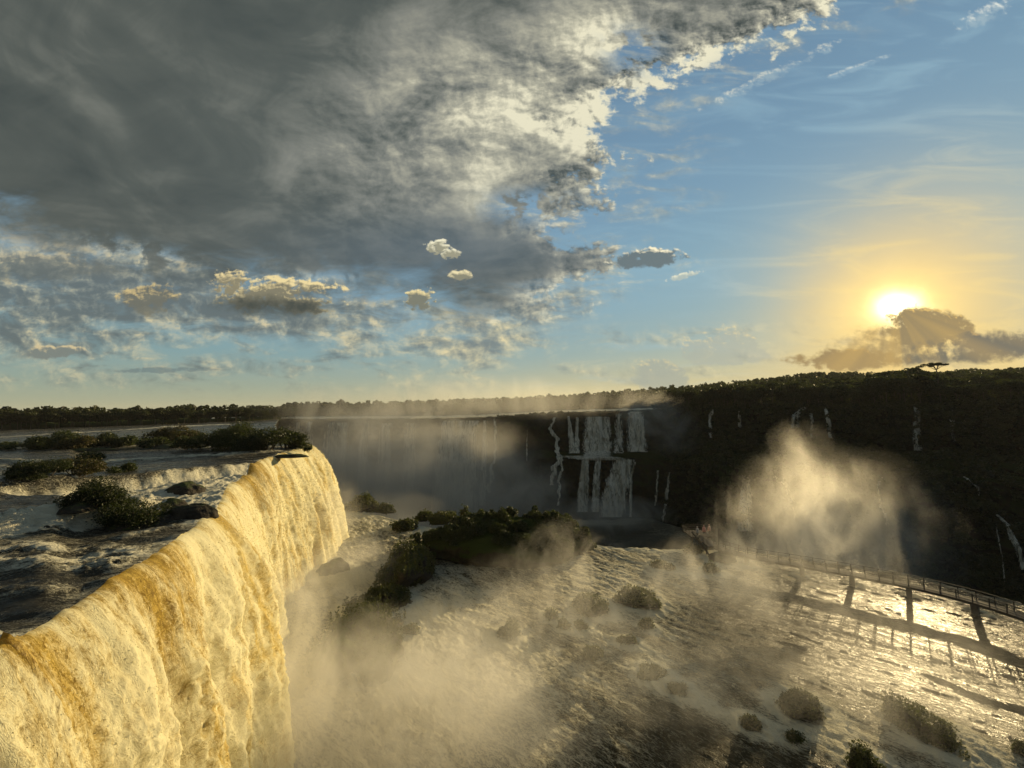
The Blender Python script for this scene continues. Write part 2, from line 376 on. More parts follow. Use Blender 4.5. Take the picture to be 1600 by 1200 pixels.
# river on top: dark tea-coloured water with foam
def water_mat(name, deep, foamc, stretch_rot, sc, bumpk, rough=0.16, spec=0.5, cur=0.0):
    m = newmat(name); p = pos(); fo = attr("foam")
    q = vmap(p, scale=(0.34, 1.0, 1.0), rot=(0, 0, 0)); q = vmap(vmap(p, rot=(0, 0, R(-stretch_rot))), scale=(0.36, 1, 1))
    a = noise(q, 0.9 * sc, 6, 0.65, 1.0); b = noise(q, 4.5 * sc, 5, 0.68, 1.4); c = noise(vmap(q, scale=(1.6, 1, 1)), 17 * sc, 3, 0.7, 0.6)
    f = sstep(a * 0.34 + b * 0.48 + c * 0.22 + fo * 0.34, 0.60, 0.76)
    web = sstep(eabs(noise(q, 2.0 * sc, 4, 0.62, 1.8) - 0.5), 0.030, 0.0) * sstep(fo, -0.15, 0.5) * 0.8
    f = clamp01(f + web)
    if cur:
        cu = noise(vmap(vmap(p, rot=(0, 0, R(-stretch_rot))), scale=(0.05, 0.42, 1)), 1.0, 6, 0.62, 1.2)
        f = clamp01(f + sstep(cu + (fo - 0.2) * 0.10, 0.53, 0.68) * sstep(b * 0.6 + c * 0.4, 0.44, 0.60) * cur)
    nb = bump(a * 1.0 + b * 0.8 + c * 0.34 + f * 0.3, 1.0, bumpk)
    sh = principled(cmix(f, deep, cmix(b, foamc, tuple(min(1, x * 1.25) for x in foamc))), E.m('MULTIPLY_ADD', f, 0.6, rough), nb, (1.0 - f) * spec, 1.33)
    surf(sh); return m
M_RIVER = water_mat("river_water", (0.030, 0.028, 0.020), (0.60, 0.57, 0.45), 19, 0.8, 0.34, 0.22, 0.4, 0.6)
M_BASIN = water_mat("basin_water", (0.046, 0.040, 0.023), (0.56, 0.52, 0.39), -40, 0.62, 0.42, 0.25, 0.05, 0.65)
M_GORGE = water_mat("gorge_water", (0.035, 0.036, 0.026), (0.36, 0.34, 0.27), 10, 0.3, 0.6, 0.35)
def rock_mat(name, c1, c2, moss, mossamt, sc=1.0, spec=0.0):
    m = newmat(name); p = pos()
    g = E.nt.nodes.new('ShaderNodeNewGeometry'); nz = sep(E(g.outputs['Normal']))[2]
    a = noise(p, 0.8 * sc, 6, 0.65, 0.4); b = noise(p, 5 * sc, 6, 0.7, 0.3)
    st = noise(vmap(p, scale=(0.4, 0.4, 3.0)), 1.1 * sc, 4, 0.6, 0.3)
    c = cmix(sstep(a * 0.6 + b * 0.4, 0.38, 0.62), c1, c2); c = cmix(sstep(st, 0.5, 0.7) * 0.5, c, c1)
    mm = sstep(nz * 0.45 + a * 0.9 + b * 0.3, 1.05 - mossamt, 1.25 - mossamt)
    c = cmix(mm, c, cmix(b, moss, tuple(x * 1.8 for x in moss)))
    surf(principled(c, 0.85, bump(a * 0.8 + b * 0.4 + st * 0.3, 0.9, 0.35 / sc), spec)); return m
M_ROCK = rock_mat("wet_rock", (0.022, 0.018, 0.014), (0.060, 0.050, 0.038), (0.030, 0.040, 0.010), 0.15, 1.0, 0.25)
M_MOSSROCK = rock_mat("mossy_rock", (0.022, 0.018, 0.012), (0.045, 0.038, 0.024), (0.022, 0.030, 0.008), 0.45, 1.6)
M_CLIFF = rock_mat("cliff_rock", (0.014, 0.012, 0.008), (0.038, 0.032, 0.022), (0.016, 0.022, 0.007), 0.35, 0.16)
M_SOIL = rock_mat("forest_floor", (0.022, 0.018, 0.012), (0.045, 0.036, 0.022), (0.030, 0.040, 0.014), 0.5, 0.3)
def leaf_mat(name, c1, c2, sc=1.2, tr=0.3):
    m = newmat(name); p = pos()
    oi = E.nt.nodes.new('ShaderNodeObjectInfo')
    n = noise(p, sc, 3, 0.6)
    c = cmix(clamp01(n * 1.2 - 0.1 + (E(oi.outputs['Random']) - 0.5) * 1.0 + attr('tint') * 1.8), c1, c2)
    surf(smix(tr, principled(c, 0.55, None, 0.3), trans(cmix(0.5, c, (0.10, 0.13, 0.02))))); return m
M_LEAF = leaf_mat("leaves_dark", (0.004, 0.006, 0.002), (0.036, 0.042, 0.011), 0.22)
M_LEAFN = leaf_mat("leaves_near", (0.014, 0.020, 0.006), (0.046, 0.058, 0.014), 1.3)
M_LEAFB = leaf_mat("leaves_brown", (0.040, 0.030, 0.010), (0.080, 0.062, 0.018), 1.3)
M_LEAFY = leaf_mat("leaves_moss", (0.060, 0.075, 0.012), (0.110, 0.125, 0.020), 1.6)
M_BARK = newmat("bark"); surf(principled(cmix(noise(pos(), 3, 4), (0.05, 0.038, 0.026), (0.11, 0.09, 0.065)), 0.85))
M_BRANCH = newmat("bare_wood"); surf(principled(cmix(noise(pos(), 5, 4), (0.16, 0.13, 0.09), (0.28, 0.24, 0.18)), 0.8))

# ------------------------------------------------------------------ upper river and the near fall
LIPK = [(-14, -15.5), (0, -16.8), (8, -17.2), (13, -17.5), (21, -19.6), (30, -23.2), (38, -28.5), (48, -35), (60, -39), (72, -41.6), (80, -42.4), (85, -44.8), (90, -51), (97, -58), (110, -66), (180, -110), (285, -172), (400, -240), (900, -500)]
def lipx(y): return sinterp(y, LIPK, 2.2)
LEDGE = np.array([(-50.0, 34.0), (-45.5, 42.0), (-42.0, 48.0), (-38.0, 55.0), (-35.0, 59.0)])
def lip_drop(y): return 1.9 * sm(y, 30.6, 32.4) * (1 - sm(y, 54, 57.5)) + 0.25 * gn(y * 0.35, 3.3) + 0.1 * gn(y * 1.1, 8.3)
RAP = [((0, 852), (205, 812), 0.9, 1.0), ((-40, 812), (130, 768), 1.0, 0.9), ((205, 775), (330, 742), 1.5, 0.95), ((230, 812), (352, 800), 1.0, 0.8), ((-60, 880), (200, 868), 1.6, 0.55),
       ((-60, 905), (170, 890), 0.8, 0.5), ((290, 742), (430, 724), 2.0, 0.7), ((0, 706), (330, 692), 2.2, 0.45), ((170, 722), (420, 706), 2.0, 0.6), ((-60, 1012), (70, 1000), 0.5, 0.9), ((140, 960), (170, 935), 0.3, 0.6),
       ((200, 838), (330, 812), 0.5, 0.35), ((0, 740), (200, 742), 1.2, 0.4), ((0, 684), (260, 668), 4.0, 0.45), ((255, 668), (345, 664), 4.0, 0.8), ((0, 725), (60, 728), 1.0, 0.7), ((-40, 940), (90, 930), 0.6, 0.35),
       ((300, 700), (460, 700), 2.5, 0.4)]
RAPW = [(onz(*a, 20)[:2], onz(*b, 20)[:2], w, k) for a, b, w, k in RAP]
def segd(X, Y, a, b):
    d = b - a; L = d.dot(d); t = np.clip(((X - a[0]) * d[0] + (Y - a[1]) * d[1]) / L, 0, 1)
    return np.hypot(X - a[0] - t * d[0], Y - a[1] - t * d[1])
def river_surface(X, Y, behind):
    fl = (X * 0.94 + Y * 0.33), (Y * 0.94 - X * 0.33)
    foam = np.zeros_like(X); h = np.zeros_like(X)
    wob = 1.0 + 0.5 * gn(X * 0.5, Y * 0.5, 4.0)
    for a, b, w, k in RAPW:
        g = np.exp(-(segd(X, Y, a, b) / (w * wob)) ** 2); foam += g * k; h += g * k * 0.22
    foam = np.clip(foam, 0, 1.25)
    z = 20 + h * 1.3
    z += 0.16 * fbm(fl[0] * 0.35, fl[1] * 0.9, 1.0, 3) + 0.06 * fbm(fl[0] * 1.4, fl[1] * 3.2, 2.0, 3)
    z += foam * (0.42 * puff(X * 1.7, Y * 1.7, 0.3, 4, 0.65))
    foam = foam * (0.9 + 0.9 * gn(X * 0.9, Y * 0.9, 6.0))
    lxx = np.interp(Y, LEDGE[:, 1], LEDGE[:, 0]) + 0.7 * gn(Y * .4, 7.1) + .3 * gn(Y * 1.3, 7.7)
    lee = sm(X - lxx, 0.0, 1.3) * sm(Y, 30.6, 32.4) * (1 - sm(Y, 54, 57.5))
    z -= 1.9 * lee + (lip_drop(Y) - 1.9 * sm(Y, 30.6, 32.4) * (1 - sm(Y, 54, 57.5))) * sm(behind, 4.0, 0.0)
    foam += lee * (0.75 + .5 * gn(X * .7, Y * .7, 2.0)); z += lee * 0.25 * puff(X * 1.1, Y * 1.1, 8.0, 4, .6)
    yl2 = RAPW[0][0][1] + (X - RAPW[0][0][0]) / (RAPW[0][1][0] - RAPW[0][0][0]) * (RAPW[0][1][1] - RAPW[0][0][1]) + 0.5 * gn(X * .5, 1.3) + .25 * gn(X * 1.7, 2.3)
    z += 1.0 * sm(Y - yl2, -0.9, 0.35) * (1 - sm(X, -25.5, -21.5)) * (1 - sm(Y, 38, 60)) * sm(X, -90, -60)
    face = np.exp(-((Y - yl2 + 0.6) / 0.9) ** 2) * (1 - sm(X, -26, -21.5)); foam += face * 1.1; z += face * .16 * puff(X * 2.2, Y * 1.2, 5.0, 3, .6)
    # each rapid is also a low step: water upstream of it stands higher
    z += 0.5 * sm(-(X * 0.94 + Y * 0.0) - (28 + (Y - 26) * 1.05), -1.0, 1.0) * (1 - sm(behind, 60, 90)) * sm(Y, 14, 20)
    foam = foam + 0.18 * gn(X * 0.3, Y * 0.7, 3.0) + 0.5 * sm(behind, 1.6, 0.0) * (0.5 + 0.5 * gn(X * 0.6, Y * 0.6, 9.0)) + 0 + 0.22 * gn(X * 0.08, Y * 0.22, 5) + 0.10
    return z, foam
ys = [-14.0]
while ys[-1] < 92: ys.append(ys[-1] + max(0.07, 0.0032 * math.hypot(ys[-1], 22 + max(ys[-1], 0) * 0.3)))
n_fall = len(ys)
yr = list(ys)
while yr[-1] < 900: yr.append(yr[-1] * 1.006)
yr = np.array(yr); bh = [0.0]
while bh[-1] < 900: bh.append(bh[-1] + 0.10 + bh[-1] * 0.011)
bh = np.array(bh)
# flow lines leave the rim square to it close by, then run due west
LX = lipx(yr); dLX = (lipx(yr + 0.5) - lipx(yr - 0.5))
nrm = np.stack([np.ones_like(yr), -dLX]) / np.hypot(1, dLX)
YY = yr[:, None] - (nrm[1] * 1.0)[:, None] * (1 - np.exp(-bh / 6.0))[None] * 2.0 * (yr < 84)[:, None]
XX = LX[:, None] - bh[None, :]
ZZ, FO = river_surface(XX, YY, np.broadcast_to(bh, XX.shape))
river = sheet('river', XX, YY, ZZ, M_RIVER, {'foam': FO}, flip=True); tag(river, kind='structure')
# the fall
NT = 430
yf = yr[:n_fall]; T = (np.linspace(0, 1, NT) ** 0.85) * 2.12
lipz = ZZ[:n_fall, 0]
nf = nrm[:, :n_fall].copy()
k = 41; ker = np.hanning(k); ker /= ker.sum()
for i in (0, 1): nf[i] = np.convolve(np.pad(nf[i], k // 2, mode='edge'), ker, 'valid')
nf /= np.hypot(*nf)
vel = 2.05 + 0.5 * sm(yf, 26, 50) + 1.0 * sm(yf, 58, 80) + 0.5 * gn(yf * 0.16, 1.0) + 0.35 * gn(yf * 0.5, 2.0)
out = vel[:, None] * T[None]; drop = 4.9 * T[None] ** 2 * (lipz[:, None] + 2.0) / 22.0
S_ = np.concatenate([[0], np.cumsum(np.hypot(np.diff(lipx(yf)), np.diff(yf)))])[:, None] * np.ones((1, NT)); TT = np.broadcast_to(T, S_.shape)
arc = out * 0.5 + drop
age = sm(arc, 0.0, 7.0)
w1 = 0.5 * gn(S_ * 0.25, arc * 0.10, 2.2)
strand = gn(S_ * 0.20 + w1, arc * 0.04, 5.5) * 1.1 + gn(S_ * 0.5 + w1, arc * 0.06, 0.5) * 0.95 + gn(S_ * 1.25 + w1 * 2, arc * 0.14, 1.5) * 0.38 + gn(S_ * 3.6 + w1 * 3, arc * 0.30, 2.5) * 0.14
X0 = lipx(yf)[:, None] + nf[0][:, None] * out; Y0 = yf[:, None] + nf[1][:, None] * out; Z0 = lipz[:, None] - drop
c1_ = puff(S_ * 0.8 + w1, arc * 0.30, 0.7, 4, 0.5); c2_ = puff(S_ * 2.6 + w1 * 2, arc * 1.1, 3.7, 3, 0.6); cl = c1_ * 0.34 + c2_ * 0.15
disp = strand * (0.12 + 0.85 * age) + cl * (0.16 + 1.15 * sm(arc, 0.3, 8.0)) - 0.1
X1 = X0 + nf[0][:, None] * disp; Y1 = Y0 + nf[1][:, None] * disp; Z1 = Z0 + disp * 0.35 * (1 - age)
Z1[:, 0] = lipz; X1[:, 0] = lipx(yf); Y1[:, 0] = yf
amb = np.clip(0.15 + 0.85 * gn(S_ * 0.22, 7.7, 0.1) + 0.5 * gn(S_ * 0.7 + w1, arc * 0.05, 4.1), 0, 1)
amb = amb * np.exp(-np.maximum(arc - 1.0, 0) / (3.2 + 6.0 * np.clip(gn(S_ * 0.3, 1.7), 0, 1)))
near_amb = np.exp(-((yf - 19.5) / 3.4) ** 2)[:, None] * 1.15 + np.exp(-((yf - 13.2) / 1.0) ** 2)[:, None] * 0.7 + np.exp(-((yf - 55) / 5.0) ** 2)[:, None] * 0.7
amb = np.clip(amb * 0.55 + near_amb * np.exp(-arc / 5.0) * (0.55 + 0.6 * gn(S_ * 0.9 + w1 * 2, arc * 0.12, 9.0)) + near_amb * 0.25 * sm(gn(S_ * 0.5, arc * 0.07, 3.0), 0.0, 0.4) * np.exp(-arc / 14), 0, 1) + 0.10
fr = np.random.default_rng(31); NFK = 30000
ii = fr.integers(2, n_fall - 2, NFK); jj = (fr.random(NFK) ** 0.8 * (NT - 6)).astype(int) + 4
keep = fr.random(NFK) < (0.25 + 0.75 * sm(disp[ii, jj], -0.3, 0.5)) * sm(arc[ii, jj], 0.15, 2.0) * (1 - 0.6 * amb[ii, jj]); ii, jj = ii[keep], jj[keep]; NFK = len(ii)
Pf = np.stack([X1[ii, jj], Y1[ii, jj], Z1[ii, jj]], 1); dist_ = np.linalg.norm(Pf - CAM, axis=1)
szf = (0.0007 * dist_ * fr.uniform(.6, 1.7, NFK))[:, None]; lift = (fr.random(NFK) ** 3 * .30 + .01) * sm(arc[ii, jj], 0, 4)
Pf = Pf + np.stack([nf[0][ii] * lift, nf[1][ii] * lift, fr.normal(size=NFK) * .03], 1) + fr.normal(size=(NFK, 3)) * .05
qa = fr.normal(size=(NFK, 3)); qa /= np.linalg.norm(qa, axis=1)[:, None]; qb = np.cross(qa, fr.normal(size=(NFK, 3))); qb /= np.linalg.norm(qb, axis=1)[:, None]; qc = np.cross(qa, qb)
TV4 = np.stack([Pf + qa * szf * 1.3, Pf - qa * szf * .6 + qb * szf, Pf - qa * szf * .6 - qb * szf * .6 + qc * szf * .8, Pf - qa * szf * .6 - qb * szf * .6 - qc * szf * .8], 1).reshape(-1, 3)
base = np.arange(NFK)[:, None] * 4 + X1.size; TF = np.concatenate([base + np.array(q) for q in ((0, 1, 2), (0, 2, 3), (0, 3, 1), (1, 3, 2))])
GFc = gridfaces(n_fall, NT, True); tri = np.concatenate([GFc[:, [0, 1, 2]], GFc[:, [0, 2, 3]], TF])
near_fall = meshobj('waterfall', np.concatenate([np.stack([X1, Y1, Z1], -1).reshape(-1, 3), TV4]), tri, M_FALL, attrs={k_: np.concatenate([v_.ravel(), np.repeat(v_[ii, jj] * s_ + o_, 4)]) for k_, v_, s_, o_ in (('amber', amb, .4, 0), ('along', S_, 1, 0), ('arc', arc, 1, 0), ('crest', c1_ * .5 + c2_ * .5, 0, 1.5))})
tag(near_fall, 'broad sunlit yellow and cream waterfall plunging in the left foreground', 'waterfall')

# ------------------------------------------------------------------ lower basin (a shelf of fast water)
def pxu(px): return (px - 800) / F
EDGE = [(pxu(-1500), 120), (pxu(200), 118), (pxu(520), 112), (pxu(640), 93), (pxu(760), 85), (pxu(955), 76.5), (pxu(1100), 74.5), (pxu(1150), 74), (pxu(1250), 69), (pxu(1330), 65.5), (pxu(1400), 63.5), (pxu(1460), 59.5), (pxu(1540), 55.5), (pxu(1600), 52), (pxu(1800), 44), (pxu(2400), 34), (pxu(3500), 25)]
def edgeY(u): return sinterp(u, EDGE, 0.03) + 0.8 * gn(u * 14, 1.0) + 0.35 * gn(u * 50, 2.0)
us = np.concatenate([np.linspace(-3.2, -1.4, 60, endpoint=False), np.linspace(-1.4, 1.4, 1080, endpoint=False), np.linspace(1.4, 4.4, 120)])
vs = np.linspace(0, 1, 430)
eY = edgeY(us)
BY = 11 + (eY[None] - 11) * (vs[:, None] ** 1.25); BX = us[None] * BY
WAKES = [(*onz(x_, y_, 0)[:2], max(.5, w_ / 2 * onz(x_, y_, 0)[1] / F)) for x_, y_, w_ in [(792, 995, 40), (862, 965, 24), (883, 982, 22), (908, 982, 24), (972, 1004, 16), (986, 1006, 22), (1062, 1082, 34), (1020, 1056, 50), (1175, 1136, 42), (1255, 1112, 80), (1462, 1150, 90), (1362, 1205, 66), (1113, 893, 26), (1086, 863, 26), (1032, 886, 26), (1012, 980, 22), (1000, 940, 60), (925, 953, 60), (517, 893, 52), (590, 946, 70), (1133, 878, 44), (1168, 884, 16), (1250, 898, 16), (1334, 913, 16), (1420, 931, 17), (1530, 959, 20)]]
BASIN_IS = []                                # (x, y, radius) of rocks, filled below, water piles up on them
def basin(X, Y):
    a = R(-40); fx, fy = X * math.cos(a) + Y * math.sin(a), -X * math.sin(a) + Y * math.cos(a)
    left = sm(X, 22, -12)
    e = edgeY(X / np.maximum(Y, 5)) - Y
    wx = fbm(X * 0.06, Y * 0.06, 3.0, 2) * 4
    z = 0.22 * fbm(fx * 0.09 + wx * .3, fy * 0.42 + wx, 1.0, 3) + 0.13 * fbm(fx * 0.5, fy * 1.9 + wx, 2.0, 4, .6) + left * 0.26 * puff(X * 0.42, Y * 0.36, 0.3, 3, 0.6)
    fo = -0.05 + 0.56 * left + 0.5 * sm(e, 14, 0) * sm(X, 50, 30) + 0.3 * fbm(X * 0.07, Y * 0.07, 8.0, 3) + 0.5 * sm(e, 3.0, 0.5)
    fo += 0.55 * np.exp(-((X - 20) / 14) ** 2 - ((Y - 62) / 10) ** 2) + 0.25 * np.exp(-((X - 12) / 10) ** 2 - ((Y - 38) / 7) ** 2)
    for (rx_, ry_, rw_) in WAKES:
        dx, dy = X - rx_, Y - ry_; al_ = dx * math.cos(a) + dy * math.sin(a); ac_ = -dx * math.sin(a) + dy * math.cos(a)
        ring = np.exp(-((np.hypot(dx, dy) - rw_) / (0.35 * rw_ + .3)) ** 2); wk = np.exp(-(ac_ / (rw_ * (0.8 + .12 * np.maximum(al_, 0)))) ** 2) * sm(al_, 0, rw_) * np.exp(-np.maximum(al_, 0) / (rw_ * 5))
        fo += 0.50 * ring + 0.42 * wk; z += 0.12 * ring
    z += 0.20 * np.clip(fo, 0, 1.2) * puff(X * 0.9, Y * 0.9, 2.3, 3, 0.6)
    z -= 1.2 * sm(e, 1.0, -0.2)
    return z, fo
BZ, BF = basin(BX, BY)
bas = sheet('rapids_basin', BX, BY, BZ, M_BASIN, {'foam': BF}, flip=True); tag(bas, kind='structure')
# rock face under the shelf's outer rim
d_ = np.linspace(0, 1, 30)[:, None]
SX = us[None] * (eY[None] - 0.1 + d_ * 3); SY = eY[None] - 0.1 + d_ * 3 + 1.2 * gn(us[None] * 30, d_ * 6); SZ = -1.3 - d_ * 42 + 0 * us[None]
tag(sheet('shelf_cliff', SX, SY, SZ, M_CLIFF), kind='structure')
# rock face under the upper river, from the near corner back to the far gorge wall, and behind the fall itself
yb = np.concatenate([np.linspace(-14, 120, 270), np.linspace(121, 300, 120)])
lx = lipx(yb); dlx = lipx(yb + .5) - lipx(yb - .5); nx, ny = 1 / np.hypot(1, dlx), -dlx / np.hypot(1, dlx)
dd = np.linspace(0, 1, 60)[:, None]
bx = lx[None] - 0.7 + nx[None] * (1.6 * dd + 1.6 * fbm(yb[None] * 0.12, dd * 9, 1.0, 4)); by = yb[None] + ny[None] * (1.6 * dd + 1.6 * fbm(yb[None] * 0.12, dd * 9, 1.0, 4))
bz = (19.75 - lip_drop(yb))[None] - dd * np.where(yb < 90, 21, 62)[None]
tag(sheet('river_cliff', bx, by, bz, M_CLIFF), kind='structure')

# ------------------------------------------------------------------ far gorge walls, plateau and hills (columns fan out from u = X/Y)
FK = [ # px,  Ylip, zlip,  Yb1, zb1, Yb2, zb2, Ybase
    (-900, 300, 20, 298, 0, 296, -10, 290), (330, 302, 20, 300, 0, 297, -10, 290), (500, 285, 19.2, 282, 0, 279, -12, 275), (680, 255, 19, 252, 0, 250, -12, 247), (760, 250, 19.4, 247, -2, 246, -10, 242),
    (850, 256, 21, 252, -2, 249, -6, 242), (888, 262, 21.6, 257, -5, 243, -6.5, 236), (1010, 268, 21.8, 262, -5.5, 245, -7, 236), (1050, 264, 23, 252, -2, 232, -8, 220), (1110, 250, 22.6, 244, 2.5, 208, -9, 194),
    (1200, 243, 22.6, 236, 3, 196, -9, 178), (1290, 235, 22.6, 228, 1.5, 186, -8, 166), (1430, 222, 23.6, 214, -2.5, 166, -8, 150), (1520, 212, 24, 203, 0, 158, -8, 139), (1600, 200, 24.5, 192, 0, 150, -10, 128),
    (1900, 170, 25, 162, 0, 125, -10, 105), (2500, 130, 25, 122, 0, 95, -10, 80), (3600, 90, 25, 84, 0, 64, -10, 52)]
FKa = np.array(FK, float); FKa[:, 0] = pxu(FKa[:, 0])
def fk(u, c): return sinterp(u, list(zip(FKa[:, 0], FKa[:, c])), 0.03, 7)
RIDGE = [(pxu(x), Y_, 28 + ((645 - .0175 * x) - sy) * Y_ / F - 12.5) for x, sy, Y_ in [(-900, 650, 700), (300, 632, 700), (600, 627, 640), (840, 620, 640), (900, 615, 640), (1000, 605, 640), (1100, 597, 640), (1200, 588, 640), (1280, 577, 640), (1350, 581, 680), (1430, 582, 700), (1500, 577, 700), (1600, 571, 640), (1900, 562, 560), (3600, 540, 400)]]
uf = np.concatenate([np.linspace(-2.6, -0.8, 90, endpoint=False), np.linspace(-0.8, 1.5, 900, endpoint=False), np.linspace(1.5, 4.4, 90)])
def ridge(u): return sinterp(u, [(a, b) for a, b, c in RIDGE], 0.04), sinterp(u, [(a, c) for a, b, c in RIDGE], 0.04)
rows = []
yl, zl, y1, z1, y2, z2, y3 = [fk(uf, c) for c in range(1, 8)]
ry, rz_ = ridge(uf)
def seg(ya, za, yb_, zb_, n, e=1.0):
    for t in np.linspace(0, 1, n, endpoint=False): rows.append((ya + (yb_ - ya) * t ** e, za + (zb_ - za) * t ** e))
one = np.ones_like(uf); fl_ = 5.0 * sm(uf, pxu(1040), pxu(1160)) + 2.0 * sm(uf, pxu(1250), pxu(1350)) * (1 - sm(uf, pxu(1520), pxu(1580))) + 1.5 * sm(uf, pxu(1380), pxu(1400)) * (1 - sm(uf, pxu(1470), pxu(1530)))  # extra swell added behind the rim so the wood shades the footbridge
seg(one * 4000, one * 10, ry + 250, rz_ - 22, 6); seg(ry + 250, rz_ - 22, ry, rz_, 10); seg(ry, rz_, yl + 45, zl + fl_, 36)
seg(yl + 45, zl + fl_, yl + 1.0, zl, 24); seg(yl + 1.0, zl, yl, zl - 0.4, 3); seg(yl, zl - 0.4, y1, z1, 46); seg(y1, z1, y2, z2, 40); seg(y2, z2, y3, one * -43, 46); seg(y3, one * -43, one * 40, one * -46, 20)
GY = np.array([r[0] for r in rows]); GZ = np.array([r[1] for r in rows])
vert = np.zeros(len(rows)); vert[79:79 + 132] = 1
UU = np.broadcast_to(uf, GY.shape)
px_, pz_ = UU * GY, GZ
rk = fbm(px_ * 0.045, pz_ * 0.05, 1.0, 5, 0.55) * 5 + (np.abs(gn(px_ * 0.11, pz_ * 0.02, 4.0)) * -3.2) + fbm(px_ * 0.3, pz_ * 0.4, 2.0, 3) * 1.2
shelfy = sm(UU, pxu(1040), pxu(1140))
GYd = GY + rk * vert[:, None] * (1 + 1.2 * shelfy) * sm(zl[None] - GZ, 0, 5)
GZd = GZ + vert[:, None] * shelfy * (fbm(px_ * 0.04, GY * 0.04, 6.0, 4) * 7.0) * sm(zl[None] - GZ, 1, 8) * sm(GZ, -43, -38) + (1 - vert[:, None]) * (GY > yl[None] + 60) * fbm(px_ * 0.012, GY * 0.012, 5.0, 3) * 4.0
GXd = UU * GYd
terr = sheet('terrain', GXd, GYd, GZd, M_CLIFF, flip=False); tag(terr, kind='structure')
TV = np.stack([GXd, GYd, GZd], -1).reshape(-1, 3)
BV = BVHTree.FromPolygons([Vector(v) for v in TV], gridfaces(*GXd.shape).tolist())
def hit(px, py):
    d = Vector(ray(px, py)).normalized(); h = BV.ray_cast(Vector(CAM), d); return np.array(h[0]) if h[0] else None
def ground(x, y):
    h = BV.ray_cast(Vector((x, y, 400)), Vector((0, 0, -1))); return h[0].z if h[0] else None
# water standing behind the far rim
uw = np.linspace(pxu(330), pxu(1045), 300); rw = np.linspace(0, 1, 40)[:, None]
yl_w, zl_w = fk(uw, 1), fk(uw, 2)
wY = yl_w[None] - 0.6 + rw * 46; wZ = zl_w[None] + 0.40 + 0.55 * gn(uw[None] * 60, rw * 5) + 0.25 * gn(uw[None] * 220, rw * 9) + 0.3 * rw
tag(sheet('upper_water', uw[None] * wY, wY, wZ, M_RIVER, {'foam': 0.75 + 0.5 * gn(uw[None] * 60, rw * 14)}), kind='structure')
# gorge floor water
gu = np.linspace(-1.2, 2.2, 200); gr = np.linspace(0, 1, 90)[:, None]
gy0 = np.interp(gu, us, eY) - 2; gy1 = fk(gu, 7) + 8
gYY = gy0[None] + (gy1 - gy0)[None] * gr; gXX = gu[None] * gYY
tag(sheet('gorge_water', gXX, gYY, -42 + 0.8 * fbm(gXX * 0.05, gYY * 0.12, 1.0, 4), M_GORGE, {'foam': 0.25 + 0.6 * gn(gXX * 0.05, gYY * 0.05, 3.0)}), kind='structure')
# the left far bank
bu = np.linspace(-4.5, pxu(440), 200); br = np.concatenate([[0, 0.002, 0.004], np.linspace(0.01, 1, 40) ** 2])[:, None]
def shoreY(u): return sinterp(u, [(-4.5, 120), (pxu(-600), 150), (pxu(0), 176), (pxu(200), 200), (pxu(350), 232), (pxu(440), 262), (pxu(470), 300)], 0.06) + 2.0 * gn(u * 30, 3.0)
sY = shoreY(bu)[None] + br * 3500; 
tag(sheet('riverbank', bu[None] * sY, sY, 19.3 + 1.4 * sm(br, 0, 0.004) + 0 * sY + 1.0 * gn(bu[None] * 20, br * 40), M_SOIL), kind='structure')
# ------------------------------------------------------------------ far waterfalls, hung on the real rock face
M_FARF = newmat("distant_water"); p = pos(); ed = attr("edge"); dn_ = attr("dense")
g1 = noise(vmap(p, scale=(1, 1, 0.05)), 0.45, 5, 0.7, 0.5); g2 = noise(vmap(p, scale=(1, 1, 0.12)), 1.5, 4, 0.7, 0.8)
al = sstep(g1 * 0.55 + g2 * 0.45 + dn_ * 0.24 - ed * 0.50 + 0.06 - eabs(attr('run') - 0.5) * 0.16, 0.40, 0.70)
col = cmix(sstep(g1 * 0.5 + g2 * 0.5, 0.38, 0.58), (0.20, 0.18, 0.11), (0.95, 0.92, 0.80))
tb = E.nt.nodes.new('ShaderNodeBsdfTransparent')
surf(smix(al, E(tb.outputs[0]), smix(0.25, principled(col, 0.7, bump(g1 + g2, 0.8, 0.8), 0.2), trans((0.7, 0.65, 0.5)))))
